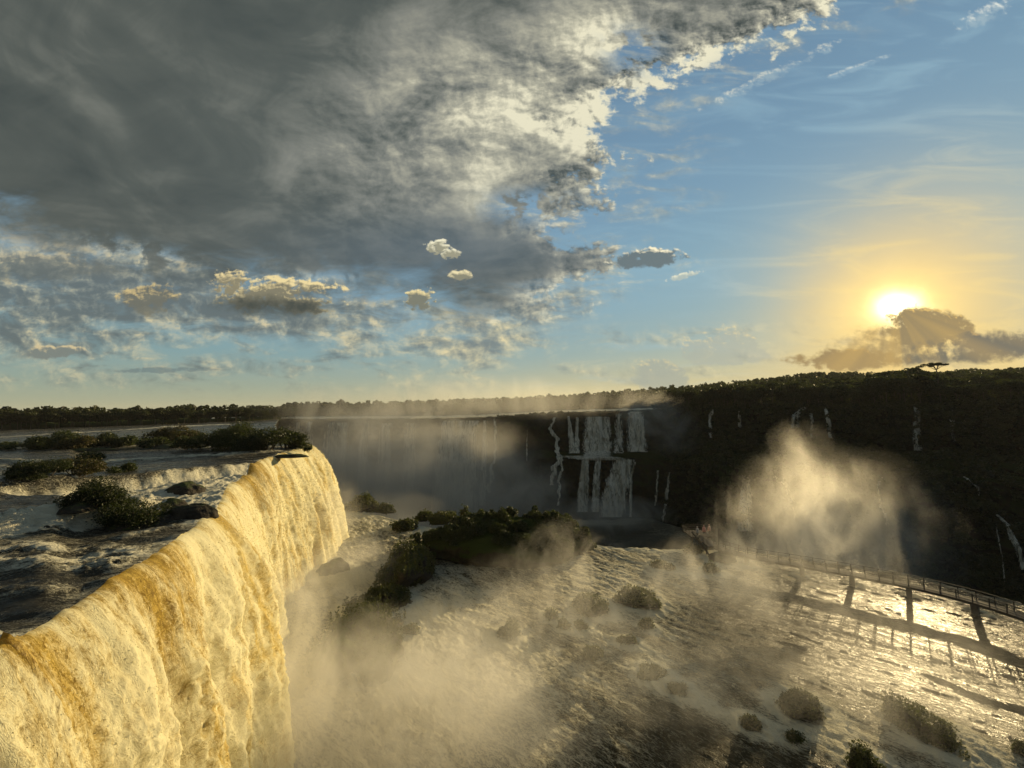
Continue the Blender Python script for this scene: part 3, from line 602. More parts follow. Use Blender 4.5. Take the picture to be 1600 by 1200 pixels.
def far_fall(path, label, dens=0.5, off=1.6, group=None, wob=0.0, seed=0, boost=0.0):
    """path: (px, py, width px) from the lip down"""
    P = np.array(path, float); n = 60; m = 18 if max(q[2] for q in path) < 25 else 40
    L = np.concatenate([[0], np.cumsum(np.hypot(np.diff(P[:, 0]), np.diff(P[:, 1])))]); t = np.linspace(0, L[-1], n)
    cx, cy, w = [np.interp(t, L, P[:, i]) for i in range(3)]
    cx = cx + wob * (gn(t * 0.08, seed + .5) + .4 * gn(t * .25, seed + 3.5)) * sm(t, 0, 5); w = w * (1 + (0.45 if P[:, 2].max() < 16 else 0.06) * gn(t * 0.10, seed + 9.5))
    a = np.linspace(-1, 1, m)
    PX = cx[:, None] + a[None] * w[:, None] / 2 + 0.7 * gn(t[:, None] * 0.15, a[None] * 3 + seed); PY = np.broadcast_to(cy[:, None], PX.shape) - (a[None] ** 2) * -0.6
    Y = np.zeros_like(PX)
    for i in range(n):
        for j in range(m):
            h = hit(PX[i, j], PY[i, j]); Y[i, j] = h[1] if h is not None else np.nan
    med = np.nanmedian(Y, axis=1); med = np.where(np.isnan(med), np.nanmedian(med), med)
    Y = np.where(np.isnan(Y) | (np.abs(Y - med[:, None]) > 12), med[:, None], Y)
    for _ in range(5):
        Yp = np.pad(Y, 1, mode='edge'); Y = np.minimum(Y, (Yp[:-2, 1:-1] + Yp[2:, 1:-1] + Yp[1:-1, :-2] + Yp[1:-1, 2:]) / 4)
    Y = Y - off - 0.9 * np.cos(a * 1.5)[None] + 1.3 * gn(PX * 0.30, t[:, None] * 0.02, seed)
    V = np.array([[CAM + ray(PX[i, j], PY[i, j]) * Y[i, j] for j in range(m)] for i in range(n)])
    o = sheet('waterfall', V[..., 0], V[..., 1], V[..., 2], M_FARF, {'edge': np.broadcast_to(np.abs(a)[None] ** 2.5, Y.shape), 'run': np.broadcast_to((t / t[-1])[:, None], Y.shape), 'dense': np.full(Y.shape, dens + boost)})
    tag(o, label, 'waterfall', group); return o
G1 = 'misty waterfalls on the far left rock wall'
far_fall([(466, 660, 10), (464, 700, 14), (462, 760, 18)], 'thin hazy waterfall beside the dark bush on the left cliff corner', .15, group=G1, boost=.35, seed=1)
far_fall([(484, 659, 16), (482, 720, 20), (480, 780, 26)], 'hazy narrow fall, second from the left on the misty wall', .1, group=G1, boost=.35, seed=2)
far_fall([(528, 660, 52), (524, 710, 54), (520, 770, 60)], 'widest pale curtain of the misty falls on the left wall', .35, group=G1, boost=.35, seed=3)
far_fall([(573, 658, 16), (567, 700, 20), (564, 770, 26)], 'single narrow white fall right of the widest misty curtain', .35, group=G1, boost=.35, seed=4)
far_fall([(603, 661, 26), (600, 710, 30), (598, 770, 38)], 'faint double fall in mist left of the tall grey curtain', .3, group=G1, boost=.35, seed=5)
far_fall([(642, 661, 34), (640, 710, 36), (638, 770, 40)], 'faintest broad veil of water just left of the tall grey curtain', -.05, group=G1, boost=.35, seed=6)
far_fall([(718, 657, 74), (716, 680, 76), (714, 720, 80), (708, 800, 92)], 'tall wide grey waterfall curtain dropping into mist at the centre', .85, seed=7, boost=.3)
far_fall([(758, 657, 14), (757, 700, 16), (753, 790, 20)], 'narrow ribbon at the right edge of the tall grey curtain', .3, seed=27)
far_fall([(772, 654, 6), (773, 690, 5), (774, 716, 6), (769, 730, 10), (764, 770, 12)], 'thin thread of water on dark rock right of the tall grey curtain', .6, wob=3, seed=8)
far_fall([(824, 672, 3), (823, 720, 4)], 'barely visible thread of water on the dark wall', .3, seed=28)
far_fall([(867, 652, 6), (861, 668, 7), (868, 690, 9), (875, 712, 9), (866, 735, 12), (862, 758, 11)], 'twisting thin cascade on the dark wall left of the two-tier falls', .9, wob=6, seed=9)
far_fall([(873, 708, 5), (879, 730, 6), (874, 752, 6), (873, 790, 6)], 'lower right branch of the twisting thin cascade', .6, wob=4, seed=10)
G2 = 'streams of the two-tier falls'
far_fall([(888, 650, 5), (892, 680, 10), (896, 708, 18)], 'narrow left stream on the upper step of the two-tier falls', .8, group=G2, boost=.25, seed=11)
far_fall([(902, 652, 5), (901, 680, 9), (902, 708, 12)], 'thin pale stream between the narrow left stream and the broad upper curtain', .6, group=G2, boost=.25, seed=29)
far_fall([(934, 651, 44), (933, 675, 50), (933, 712, 56)], 'broad cream curtain on the upper step of the two-tier falls', .95, group=G2, boost=.25, seed=12)
far_fall([(966, 646, 20), (967, 680, 22), (966, 708, 30)], 'sparse veil between the two upper curtains of the two-tier falls', .1, group=G2, boost=.25, seed=30)
far_fall([(993, 643, 32), (995, 675, 36), (996, 706, 42)], 'right-hand white curtain on the upper step of the two-tier falls', .75, group=G2, boost=.25, seed=13)
far_fall([(910, 712, 100), (935, 716, 110), (950, 719, 90)][::1], 'white churning ledge between the two steps of the falls', 1.2, off=2.2, seed=14)
far_fall([(915, 714, 14), (913, 745, 18), (910, 800, 24)], 'left stream on the lower step of the two-tier falls', .9, group=G2, boost=.25, seed=15)
far_fall([(935, 716, 12), (932, 745, 14), (930, 800, 18)], 'middle stream on the lower step beside a black rock', .7, group=G2, boost=.25, seed=16)
far_fall([(976, 718, 40), (968, 745, 46), (960, 775, 46), (955, 808, 50)], 'wide fanning cascade on the lower step of the two-tier falls', .9, group=G2, boost=.25, seed=17)
far_fall([(992, 722, 5), (986, 745, 5), (985, 808, 7)], 'thin plumb stream at the right edge of the fanning cascade', .7, group=G2, boost=.25, seed=18)
G3 = 'faint threads of water on the dark cliff'
far_fall([(1028, 735, 5), (1026, 770, 6), (1023, 790, 6)], 'faint thread left of the paired threads on the black cliff', .35, group=G3, wob=3, seed=19)
far_fall([(1046, 738, 5), (1042, 770, 8), (1036, 815, 6)], 'faint paired threads of water on the black cliff', .45, group=G3, wob=3, seed=20)
G4 = 'small waterfalls in the forest rim'
far_fall([(1113, 640, 9), (1109, 655, 7), (1111, 684, 7)], 'small white fall in the dark forest nearest the two-tier falls', .8, group=G4, seed=21)
far_fall([(1155, 642, 5), (1155, 655, 7), (1156, 668, 8)], 'tiny short white fall in dark forest', .8, group=G4, seed=22)
far_fall([(1256, 636, 12), (1245, 648, 20), (1242, 668, 20)], 'left and widest of three small falls close together above the golden mist', .75, group=G4, seed=23)
far_fall([(1267, 646, 9), (1268, 664, 9), (1268, 684, 9)], 'middle of three small falls close together above the golden mist', .5, group=G4, seed=24)
far_fall([(1289, 636, 8), (1294, 655, 10), (1297, 684, 11)], 'right of three small falls close together above the golden mist', .7, group=G4, seed=25)
far_fall([(1427, 632, 8), (1434, 644, 16), (1431, 665, 20), (1434, 704, 24)], 'tall pale fall alone in the dark forest rim on the right', .45, group=G4, seed=26)
far_fall([(1481, 632, 4), (1489, 640, 14), (1487, 655, 14), (1490, 690, 12)], 'dim twin-thread fall farthest right on the forest rim', -.05, group=G4, seed=31)
far_fall([(1166, 742, 22), (1166, 760, 28), (1166, 790, 32), (1164, 830, 42)], 'lower forest fall of several white threads above the walkway platform', .45, seed=32)
far_fall([(1209, 744, 12), (1228, 760, 6), (1236, 785, 8), (1242, 812, 12)], 'slanting stream inside the golden mist', .05, wob=3, seed=33)
far_fall([(1376, 746, 18), (1371, 760, 7), (1374, 785, 8), (1385, 808, 14), (1392, 830, 14)], 'crooked stream at the right edge of the golden mist', .15, wob=3, seed=34)
far_fall([(1478, 738, 12), (1505, 741, 9), (1515, 752, 6), (1527, 760, 9), (1530, 775, 6)], 'broken trickle stepping down the dark wooded slope', .3, wob=4, seed=35)
far_fall([(1558, 804, 9), (1574, 820, 13), (1582, 840, 16), (1592, 860, 18), (1599, 890, 14)], 'white cascade bending down at the far right edge', .55, seed=36)
far_fall([(1556, 815, 4), (1558, 832, 5), (1566, 870, 4), (1570, 912, 5)], 'dim hook-shaped thread left of the far right cascade', .2, seed=37)
# ------------------------------------------------------------------ plants and rocks
def leaves(C, s, r, up=0.35):
    """quads of size s at centres C, random tilt"""
    n = len(C); a = r.normal(size=(n, 3)); a[:, 2] += up; a /= np.linalg.norm(a, axis=1)[:, None]
    b = np.cross(a, r.normal(size=(n, 3))); b /= np.linalg.norm(b, axis=1)[:, None]; c = np.cross(a, b)
    sz = s * r.uniform(0.55, 1.25, (n, 1)); b = b * sz; c = c * sz * 0.62
    V = np.stack([C - b - c * .5, C - b * .2 - c, C + b * 1.05, C - b * .1 + c], 1).reshape(-1, 3)
    return V, np.arange(4 * n).reshape(-1, 4)
def lobes(nl, rx, rz, zc, r, lr=(0.32, 0.5)):
    out = []
    for i in range(nl):
        th = r.uniform(0, 2 * math.pi); q = math.sqrt(r.uniform(0, 1)) * 0.72
        out.append((rx * q * math.cos(th), rx * q * math.sin(th), zc + rz * r.uniform(-1.0, 0.75) * (1 - 0.5 * q), rx * r.uniform(*lr)))
    return out
def crown_points(L, n, r, flat=0.75, hollow=0.55):
    w = np.array([l[3] ** 2 for l in L]); k = r.choice(len(L), n, p=w / w.sum()); L = np.array(L)[k]
    d = r.normal(size=(n, 3)); d /= np.linalg.norm(d, axis=1)[:, None]; rad = L[:, 3] * r.uniform(hollow, 1.06, n) ** 0.7
    d[:, 2] = np.where(d[:, 2] < -0.3, d[:, 2] * 0.5, d[:, 2])
    return L[:, :3] + d * rad[:, None] * np.array([1, 1, flat])
def taper(pts, radii, seg=6):
    V, Fc = [], []
    for i, (p, rr) in enumerate(zip(pts, radii)):
        for j in range(seg):
            t = 2 * math.pi * j / seg; V.append((p[0] + rr * math.cos(t), p[1] + rr * math.sin(t), p[2]))
        if i:
            for j in range(seg):
                a = (i - 1) * seg + j; b = (i - 1) * seg + (j + 1) % seg; Fc.append((a, b, b + seg, a + seg))
    return V, Fc
def trunk_mesh(h, r0, L, r, nlimb=6):
    V, Fc = [], []
    def add(p, q):
        o = len(V); v, f = taper(p, q); V.extend(v); Fc.extend([tuple(x + o for x in g) for g in f])
    b = r.uniform(-0.04, 0.04, 2) * h
    add([(0, 0, -0.6), (b[0] * .4, b[1] * .4, h * .4), (b[0], b[1], h)], [r0, r0 * .8, r0 * .45])
    for l in L[:nlimb]: add([(b[0] * .7, b[1] * .7, h * .7), (l[0] * .5, l[1] * .5, (l[2] + h * .8) / 2), (l[0], l[1], l[2])], [r0 * .4, r0 * .28, r0 * .12])
    return V, Fc
def tree_proto(name, h, rx, rz, nleaf, ls, seed, nl=9, trunk_h=0.55, mat=M_LEAF, flat=.75, r0=0.22, lr=(.32, .5), link=True):
    r = np.random.default_rng(seed); L = lobes(nl, rx, rz, h - rz, r, lr)
    e = empty(name)
    V, Fc = trunk_mesh(h * trunk_h, r0, L, r); meshobj('trunk', V, Fc, M_BARK, e)
    V, Fc = leaves(crown_points(L, nleaf, r, flat), ls, r); meshobj('crown', V, Fc, mat, e, smooth=False)
    return e
def copy_thing(src, loc, rz, sc, label=None, group=None, cat=None):
    c = src.copy(); COL.objects.link(c); c.location = loc; c.rotation_euler = (0, 0, rz); c.scale = sc
    for ch in src.children:
        d = ch.copy(); COL.objects.link(d); d.parent = c
    return tag(c, label, cat, group)
protos = [tree_proto('forest_tree', 13, 5.0, 4.8, 2000, .50, 1, 14), tree_proto('forest_tree', 14, 4.4, 5.4, 2000, .46, 2, 13), tree_proto('forest_tree', 12, 5.6, 4.2, 2000, .50, 3, 15, .6), tree_proto('palm_like_tree', 15, 2.6, 2.4, 700, .45, 4, 5, .8, r0=.16)]
used = set()
def put_tree(i, x, y, z, s, label, group, sx=1.0):
    rz = random.uniform(0, 6.28); sc = (s * sx, s * sx, s)
    if i in used: o = copy_thing(protos[i], (x, y, z), rz, sc)
    else:
        used.add(i); o = protos[i]; o.location = (x, y, z); o.rotation_euler = (0, 0, rz); o.scale = sc
    return tag(o, label, 'tree', group)
# individual trees: the rim of the right plateau, then the front row of the left bank
GR = 'dark forest trees along the right rim'; GL = 'trees along the far left bank'; GM = 'trees beyond the far falls'
rr = random.Random(5); placed = []
def free(x, y, d):
    for a, b in placed:
        if (a - x) ** 2 + (b - y) ** 2 < d * d: return False
    placed.append((x, y)); return True
cnt = 0
for _ in range(5000):
    if cnt >= 150: break
    u = pxu(rr.uniform(1372, 1442) if cnt < 24 else rr.uniform(1030, 1690)); yl_ = float(fk(np.array([u]), 1)[0]); y = yl_ + 2 + 42 * rr.random() ** 1.6; x = u * y
    if not free(x, y, 5.2): continue
    z = ground(x, y)
    if z is None or z < 15: continue
    i = rr.choices([0, 1, 2, 3], [5, 4, 5, 0 if pxu(1370) < u < pxu(1560) else 1.2])[0]; s = rr.uniform(.80, 1.22) * 1.0
    if pxu(1372) < u < pxu(1442): s = rr.uniform(1.28, 1.50)  # trees packed and heightened here to throw shade on the footbridge
    elif u < pxu(1520) and u > pxu(1442): s = rr.uniform(.75, 1.0)
    put_tree(i, x, y, z - .3, s, 'dark rounded rainforest tree in the wood on the right-hand rim' if i < 3 else 'slim high-crowned tree standing up from the right-hand forest', GR if i < 3 else 'slim trees over the right forest'); cnt += 1
cnt = 0
for _ in range(3000):
    if cnt >= 75: break
    u = pxu(rr.uniform(-60, 462)); y0_ = float(shoreY(np.array([u]))[0]); y = y0_ + 3.0 + 10 * rr.random(); x = u * y
    if not free(x, y, 4.2): continue
    put_tree(rr.choice([0, 1, 2]), x, y, 19.6, rr.uniform(.66, .86) * (1.0 if u < pxu(250) else .9), 'dark tree in the low wood across the river on the left', GL, 1.15); cnt += 1
cnt = 0
for _ in range(3000):
    if cnt >= 75: break
    u = pxu(rr.uniform(455, 1060)); yl_ = float(fk(np.array([u]), 1)[0]); y = yl_ + 47 + 12 * rr.random(); x = u * y
    if not free(x, y, 5.0): continue
    z = ground(x, y) or 20
    put_tree(rr.choice([0, 1, 2]), x, y, z + .2, rr.uniform(.7, .92), 'hazy dark tree in the wood behind the rim of the distant falls', GM, 1.15); cnt += 1
for i in range(4):
    if i not in used: bpy.data.objects.remove(protos[i].children[0]); 
# the umbrella-shaped tree on the skyline
def umbrella_tree():
    e = empty('umbrella_tree', (0, 0, 0)); r = np.random.default_rng(77); V, Fc = [], []
    def add(p, q):
        o = len(V); v, f = taper(p, q); V.extend(v); Fc.extend([tuple(x + o for x in g) for g in f])
    add([(0, 0, -1), (0, 0, 8), (-.6, 0, 11)], [.35, .28, .22])
    L = []
    for k in range(15):
        th = k * 2.4 + .3; q = 1.0 + (k % 5) * 1.5; x, y = q * math.cos(th), q * math.sin(th); z = 14.0 + .6 * math.sin(k * 1.7) - q * .10
        add([(-.6, 0, 10.6), (x * .55, y * .55, 12.6), (x, y, z)], [.17, .11, .05]); L.append((x, y, z + .3, r.uniform(1.2, 2.1)))
    meshobj('trunk', V, Fc, M_BARK, e)
    V, Fc = leaves(crown_points(L, 3200, r, .42, .1), .28, r); meshobj('crown', V, Fc, M_LEAF, e, smooth=False)
    return tag(e, 'flat-topped umbrella-shaped tree alone against the sunset sky', 'tree')
ut = umbrella_tree(); b_ = at(1466, 600, 238); zz = ground(b_[0], b_[1]) or 26; ut.location = (b_[0], b_[1], at(1466, 568, 238)[2] - 14.6); ut.scale = (1, 1, 1)
# the rest of the forest reads as one mass
def mass(name, spots, mat, label=None, nvar=5, nleaf=260, ls=.95, h=12, rx=4.8, rz=4.6, seed=100, flat=.75):
    VS, FS, TI, n = [], [], [], 0; var = []
    for k in range(nvar):
        r = np.random.default_rng(seed + k); L = lobes(7, rx, rz, h - rz, r); var.append(leaves(crown_points(L, nleaf, r, flat), ls, r))
    r = np.random.default_rng(seed + 50)
    for (x, y, z, s) in spots:
        V, Fc = var[r.integers(nvar)]; th = r.uniform(0, 6.28); c, sn = math.cos(th), math.sin(th)
        W_ = np.stack([V[:, 0] * c - V[:, 1] * sn, V[:, 0] * sn + V[:, 1] * c, V[:, 2]], 1) * s * np.array([1, 1, r.uniform(.85, 1.15)]) + np.array([x, y, z])
        VS.append(W_); FS.append(Fc + n); n += len(V); TI.append(np.full(len(V), r.uniform(-.5, .5)))
    o = meshobj(name, np.concatenate(VS), np.concatenate(FS), mat, smooth=False, attrs={'tint': np.concatenate(TI)}); tag(o, label, 'forest' if 'forest' in name else 'undergrowth', kind='stuff'); return o
sp = []
r_ = np.random.default_rng(9)
uu = r_.uniform(pxu(1020), pxu(1800), 3400); tt = r_.uniform(0, 1, 3400)
ylq = fk(uu, 1); ryq, _z = ridge(uu); yq = ylq + 40 + (ryq + 25 - ylq - 40) * tt ** 0.8
for u, y in zip(uu, yq):
    if len(sp) < 1500 and free(u * y, y, 5.5):
        z = ground(u * y, y)
        if z: sp.append((u * y, y, z - 1.0, r_.uniform(.65, 1.1)))
mass('forest', sp, M_LEAF, 'dark rainforest covering the hills behind the right-hand rim', seed=300)
sp = []
uu = r_.uniform(pxu(1025), pxu(1750), 900); yq = fk(uu, 1) + r_.uniform(0, 60, 900)
for u, y in zip(uu, yq):
    z = ground(u * y, y)
    if z: sp.append((u * y, y, z - 1.0, r_.uniform(.5, .95)))
mass('undergrowth', sp, M_LEAF, 'understorey filling in beneath the trees on the right-hand rim', nleaf=200, ls=.7, h=5.5, rx=4.2, rz=3.4, seed=550)
sp = []
uu = r_.uniform(-2.2, pxu(470), 1500); yq = shoreY(uu) + 12 + 60 * r_.random(1500)
for u, y in zip(uu, yq):
    if free(u * y, y, 5.0): sp.append((u * y, y, 19.8, r_.uniform(.68, .98)))
uu = r_.uniform(pxu(450), pxu(1060), 1600); yq = fk(uu, 1) + 56 + 260 * r_.random(1600) ** 1.3
for u, y in zip(uu, yq):
    if free(u * y, y, 6.0): sp.append((u * y, y, (ground(u * y, y) or 20), r_.uniform(.75, 1.15)))
mass('forest', sp, M_LEAF, 'flat dark treeline beyond the upper river', seed=400)
# shrubs all over the wooded slope under the right rim and along the far lips
sp = []
vv_ = TV[(TV[:, 0] / TV[:, 1] > pxu(1035)) & (TV[:, 0] / TV[:, 1] < pxu(1750)) & (TV[:, 2] > -40) & (TV[:, 2] < 24.5) & (TV[:, 1] < fk(TV[:, 0] / TV[:, 1], 1) + 4)]
for v in vv_[r_.permutation(len(vv_))[:1900]]:
    steep = v[1] > float(0) and r_.random() < .15
    sp.append((v[0], v[1] - 1.0, v[2] - 1.2, r_.uniform(.4, 1.25)))
mass('undergrowth', sp, M_LEAF, 'dense dark undergrowth clinging to the gorge slopes on the right', nleaf=230, ls=.62, h=4.5, rx=3.6, rz=2.6, seed=500)
sp = []
for u in r_.uniform(pxu(770), pxu(1045), 150):
    px_ = u * F + 800
    if 884 < px_ < 1012 and r_.random() < .8: continue
    y = float(fk(np.array([u]), 1)[0]) - r_.uniform(-3, 2); sp.append((u * y, y, float(fk(np.array([u]), 2)[0]) - .8, r_.uniform(.3, .55)))
mass('undergrowth', sp, M_LEAF, 'fringe of dark bushes on the lip of the far rock wall', nleaf=260, ls=.5, h=4, rx=3.4, rz=2.0, seed=600)

M_LEAFT = leaf_mat('leaves_tuft', (0.045, 0.050, 0.014), (0.085, 0.090, 0.022), 1.6)
# --- rocks
_k = (YY[:, 0] < 110); _n = int(_k.sum()); _m = int((bh < 120).sum())
RBV = BVHTree.FromPolygons([Vector(v) for v in np.stack([XX[:_n, :_m:2], YY[:_n, :_m:2], ZZ[:_n, :_m:2]], -1).reshape(-1, 3)], gridfaces(_n, len(range(0, _m, 2))).tolist())
def onriver(px, py):
    h = RBV.ray_cast(Vector(CAM), Vector(ray(px, py)).normalized()); return np.array(h[0]) if h[0] else onz(px, py, 20)
def rock_mesh(name, sx, sy, sz, seed, mat, parent=None, sub=4, rough=.35, flatb=0.35):
    bm = bmesh.new(); bmesh.ops.create_icosphere(bm, subdivisions=sub, radius=1.0)
    V = np.array([v.co for v in bm.verts]); F_ = [[v.index for v in f.verts] for f in bm.faces]; bm.free()
    n = fbm(V[:, 0] * 1.1 + seed * 3.1, V[:, 1] * 1.1, V[:, 2] * 1.1 + seed, 5, .55); nn = np.abs(gn(V[:, 0] * 1.7 + seed, V[:, 1] * 1.7, V[:, 2] * 1.7))
    V = V * (1 + rough * n - .35 * rough * nn)[:, None]; V[:, 2] = np.where(V[:, 2] < 0, V[:, 2] * flatb, V[:, 2])
    return meshobj(name, V * np.array([sx, sy, sz]), np.array(F_), mat, parent)
def rock(px, py, w, h, z0, label, mat=M_ROCK, seed=1, rz=0.0, depth=.8, group=None, rough=.35):
    b = onriver(px, py) if z0 > 15 else onz(px, py, z0); z0 = b[2] - .1; k = b[1] / F * 1.0
    o = rock_mesh('rock', w * k / 2, w * k / 2 * depth, h * k * 1.05, seed, mat, sub=5 if w * k > 3 or w > 50 else 4, rough=rough)
    o.location = (b[0], b[1] + w * k / 2 * depth * .4, z0 - .15); o.rotation_euler = (0, 0, rz); return tag(o, label, 'rock', group)
# --- bushes
def bush(px, py, w, h, z0, label, mat=M_LEAFN, seed=1, nl=9, dens=1.0, group=None, depth=.8, name='bush', leaf=None, airy=False, dx=0):
    b = onriver(px, py) if z0 > 15 else onz(px, py, z0); z0 = b[2] - .12; k = b[1] / F; W_, H_ = w * k / 2, h * k * 1.15; r = np.random.default_rng(seed * 7 + 3)
    e = empty(name, (b[0], b[1] + W_ * depth * .5, z0 - .05))
    ls = leaf or max(.07, 0.9 * k * 1.6); L = []
    for i in range(nl):
        th = r.uniform(0, 6.28); q = math.sqrt(r.uniform(0, 1)) * .8; zt = H_ * (1 - .75 * q ** 2) * r.uniform(.15, .72)
        L.append((W_ * q * math.cos(th), W_ * depth * q * math.sin(th), zt, min(W_, H_) * r.uniform(.30, .5)))
    n = int(min(9000, dens * 2.0 * sum(l[3] ** 2 for l in L) * 12.6 / (ls * ls) * .28)) + 150
    V, Fc = leaves(crown_points(L, n, r, .85, .25 if airy else .5), ls, r, .5)
    tw = crown_points([(l[0], l[1], l[2], l[3] * 1.35) for l in L], n // 9, r, .95, .8); V2, F2 = leaves(tw, ls * .8, r, .2)
    meshobj('foliage', np.concatenate([V, V2]), np.concatenate([Fc, F2 + len(V)]), mat, e, smooth=False)
    VV, FF = [], []
    for l in L[:7]:
        o = len(VV); v, f = taper([(l[0] * .3, l[1] * .3, -.2), (l[0] * .7, l[1] * .7, l[2] * .6), (l[0], l[1], l[2] + l[3] * .6)], [.035 * H_, .022 * H_, .006 * H_], 5)
        VV += v; FF += [tuple(x + o for x in g) for g in f]
    meshobj('stem', VV, FF, M_BARK, e); return tag(e, label, 'bush', group)
GB = 'bushes standing in the upper river'
B = [ (45, 748, 84, 30, 'leafy bush in the river at the left edge, beside a smaller olive one', M_LEAFN), (108, 742, 62, 26, 'olive feathery bush right of the leafy bush at the left edge', M_LEAFB), (122, 722, 58, 15, 'low flat bush lying in the river above the olive one', M_LEAFN),
      (124, 792, 84, 46, 'large dark rounded bush above the long white ledge of rapids', M_LEAFN), (196, 822, 92, 52, 'largest near bush, dark, with brown stones under it, nearest the crest', M_LEAFN), (182, 738, 46, 14, 'small green tuft in midstream right of the olive bush', M_LEAFN),
      (262, 692, 84, 26, 'wide rusty-brown bush on the river by the white water', M_LEAFB), (22, 701, 74, 14, 'low dark shrub at the left edge under the far bank', M_LEAFN), (75, 701, 84, 24, 'dark shrub second from the left in the far row', M_LEAFN), (118, 703, 64, 20, 'low olive shrub third in the far row', M_LEAFB),
      (152, 700, 60, 20, 'dark shrub in the middle of the far row', M_LEAFN), (190, 698, 56, 16, 'small dark shrub left of the rusty-brown bush', M_LEAFN), (232, 700, 56, 18, 'dark shrub just in front of the rusty-brown bush', M_LEAFN), (288, 703, 44, 24, 'narrow dark bush right of the rusty-brown one', M_LEAFN),
      (335, 702, 62, 32, 'left shoulder of the black thicket at the cliff corner', M_LEAFN), (368, 703, 76, 44, 'tallest dark bush in the thicket at the cliff corner', M_LEAFN), (408, 704, 86, 42, 'broad black bush in the middle of the corner thicket', M_LEAFN), (442, 702, 60, 34, 'bush on the right side of the corner thicket', M_LEAFN), (464, 701, 34, 18, 'last low bush of the thicket above the falling water', M_LEAFN), (480, 704, 12, 8, 'tiny round bush on the very crest', M_LEAFN) ]
for i, (px, py, w, h, lab, m) in enumerate(B):
    bush(px, py, w, h, 19.7, lab, m, seed=20 + i, nl=14 if w > 70 else 9, group=GB, dens=1.25)
bush(372, 690, 40, 34, 19.8, 'airy sapling with see-through twigs rising from the corner thicket', M_LEAFN, seed=90, nl=8, dens=.35, group=GB, airy=True, name='sapling')
GK = 'dark rocks among the upper rapids'
rock(281, 770, 58, 17, 19.6, 'dark wet boulder in white water above the crest', seed=3, group=GK)
rock(292, 806, 76, 20, 19.5, 'reddish-black rock slab beside the largest near bush', seed=4, group=GK, depth=.6); rock(262, 790, 40, 14, 19.6, 'small rust-coloured rock between the boulder and the slab', seed=5, group=GK)
rock(205, 818, 100, 16, 19.5, 'brown stones under the largest near bush', seed=6, group=GK); rock(105, 793, 60, 12, 19.6, 'flat black rock under the large rounded bush', seed=7, group=GK); rock(66, 820, 26, 5, 19.7, 'flat stone awash in the left rapids', seed=8, group=GK)
rock(450, 712, 60, 4, 19.6, 'thin dark rock shelf across the crest at the corner', seed=9, group=GK, depth=.4); rock(255, 700, 50, 7, 19.6, 'low dark rock by the narrow dark bush', seed=10, group=GK); rock(120, 704, 120, 5, 19.6, 'long flat rocks under the far row of shrubs', seed=12, group=GK, depth=.2)
# --- lower basin: islet, mossy rocks and tufts
def tufted(px, py, w, h, label, seed, group='mossy rocks in the lower rapids', mat=M_LEAFT, rockh=.55, z0=0.0, nl=8, depth=.8, rmat=M_ROCK):
    b = onz(px, py, z0); k = b[1] / F; W_, H_ = w * k / 2 * (.66 if px > 1140 else .9), h * k * (.66 if w < 60 and py > 900 else .95); r = np.random.default_rng(seed + 500)
    e = empty('mossy_rock', (b[0], b[1] + W_ * depth * .4, z0))
    rm = rock_mesh('boulder', W_, W_ * depth, H_ * rockh, seed, rmat, e, rough=1.15); ls = max(.09, k * 1.7)
    V = np.array([v.co for v in rm.data.vertices]); Nn = np.array([v.normal for v in rm.data.vertices]); top = np.where(Nn[:, 2] > .15)[0]
    n = int(min(7000, 500 + W_ * W_ * 14 / (ls * ls))); c = r.choice(top, n); C = V[c] + Nn[c] * ls * .3 + r.normal(size=(n, 3)) * ls * .8
    g = np.maximum(0, fbm(C[:, 0] * 1.6 / max(W_, .5) + seed, C[:, 1] * 1.6 / max(W_, .5), 0.5, 3)) * H_ * 1.1 * (1 - np.clip(np.hypot(C[:, 0] / W_, C[:, 1] / (W_ * depth)), 0, 1) ** 2)
    C[:, 2] += g * r.uniform(.2, 1, n) + r.random(n) * H_ * (1 - rockh) * .5
    V, Fc = leaves(C, ls, r, .4); meshobj('foliage', V, Fc, mat, e, smooth=False)
    return tag(e, label, 'rock', group)
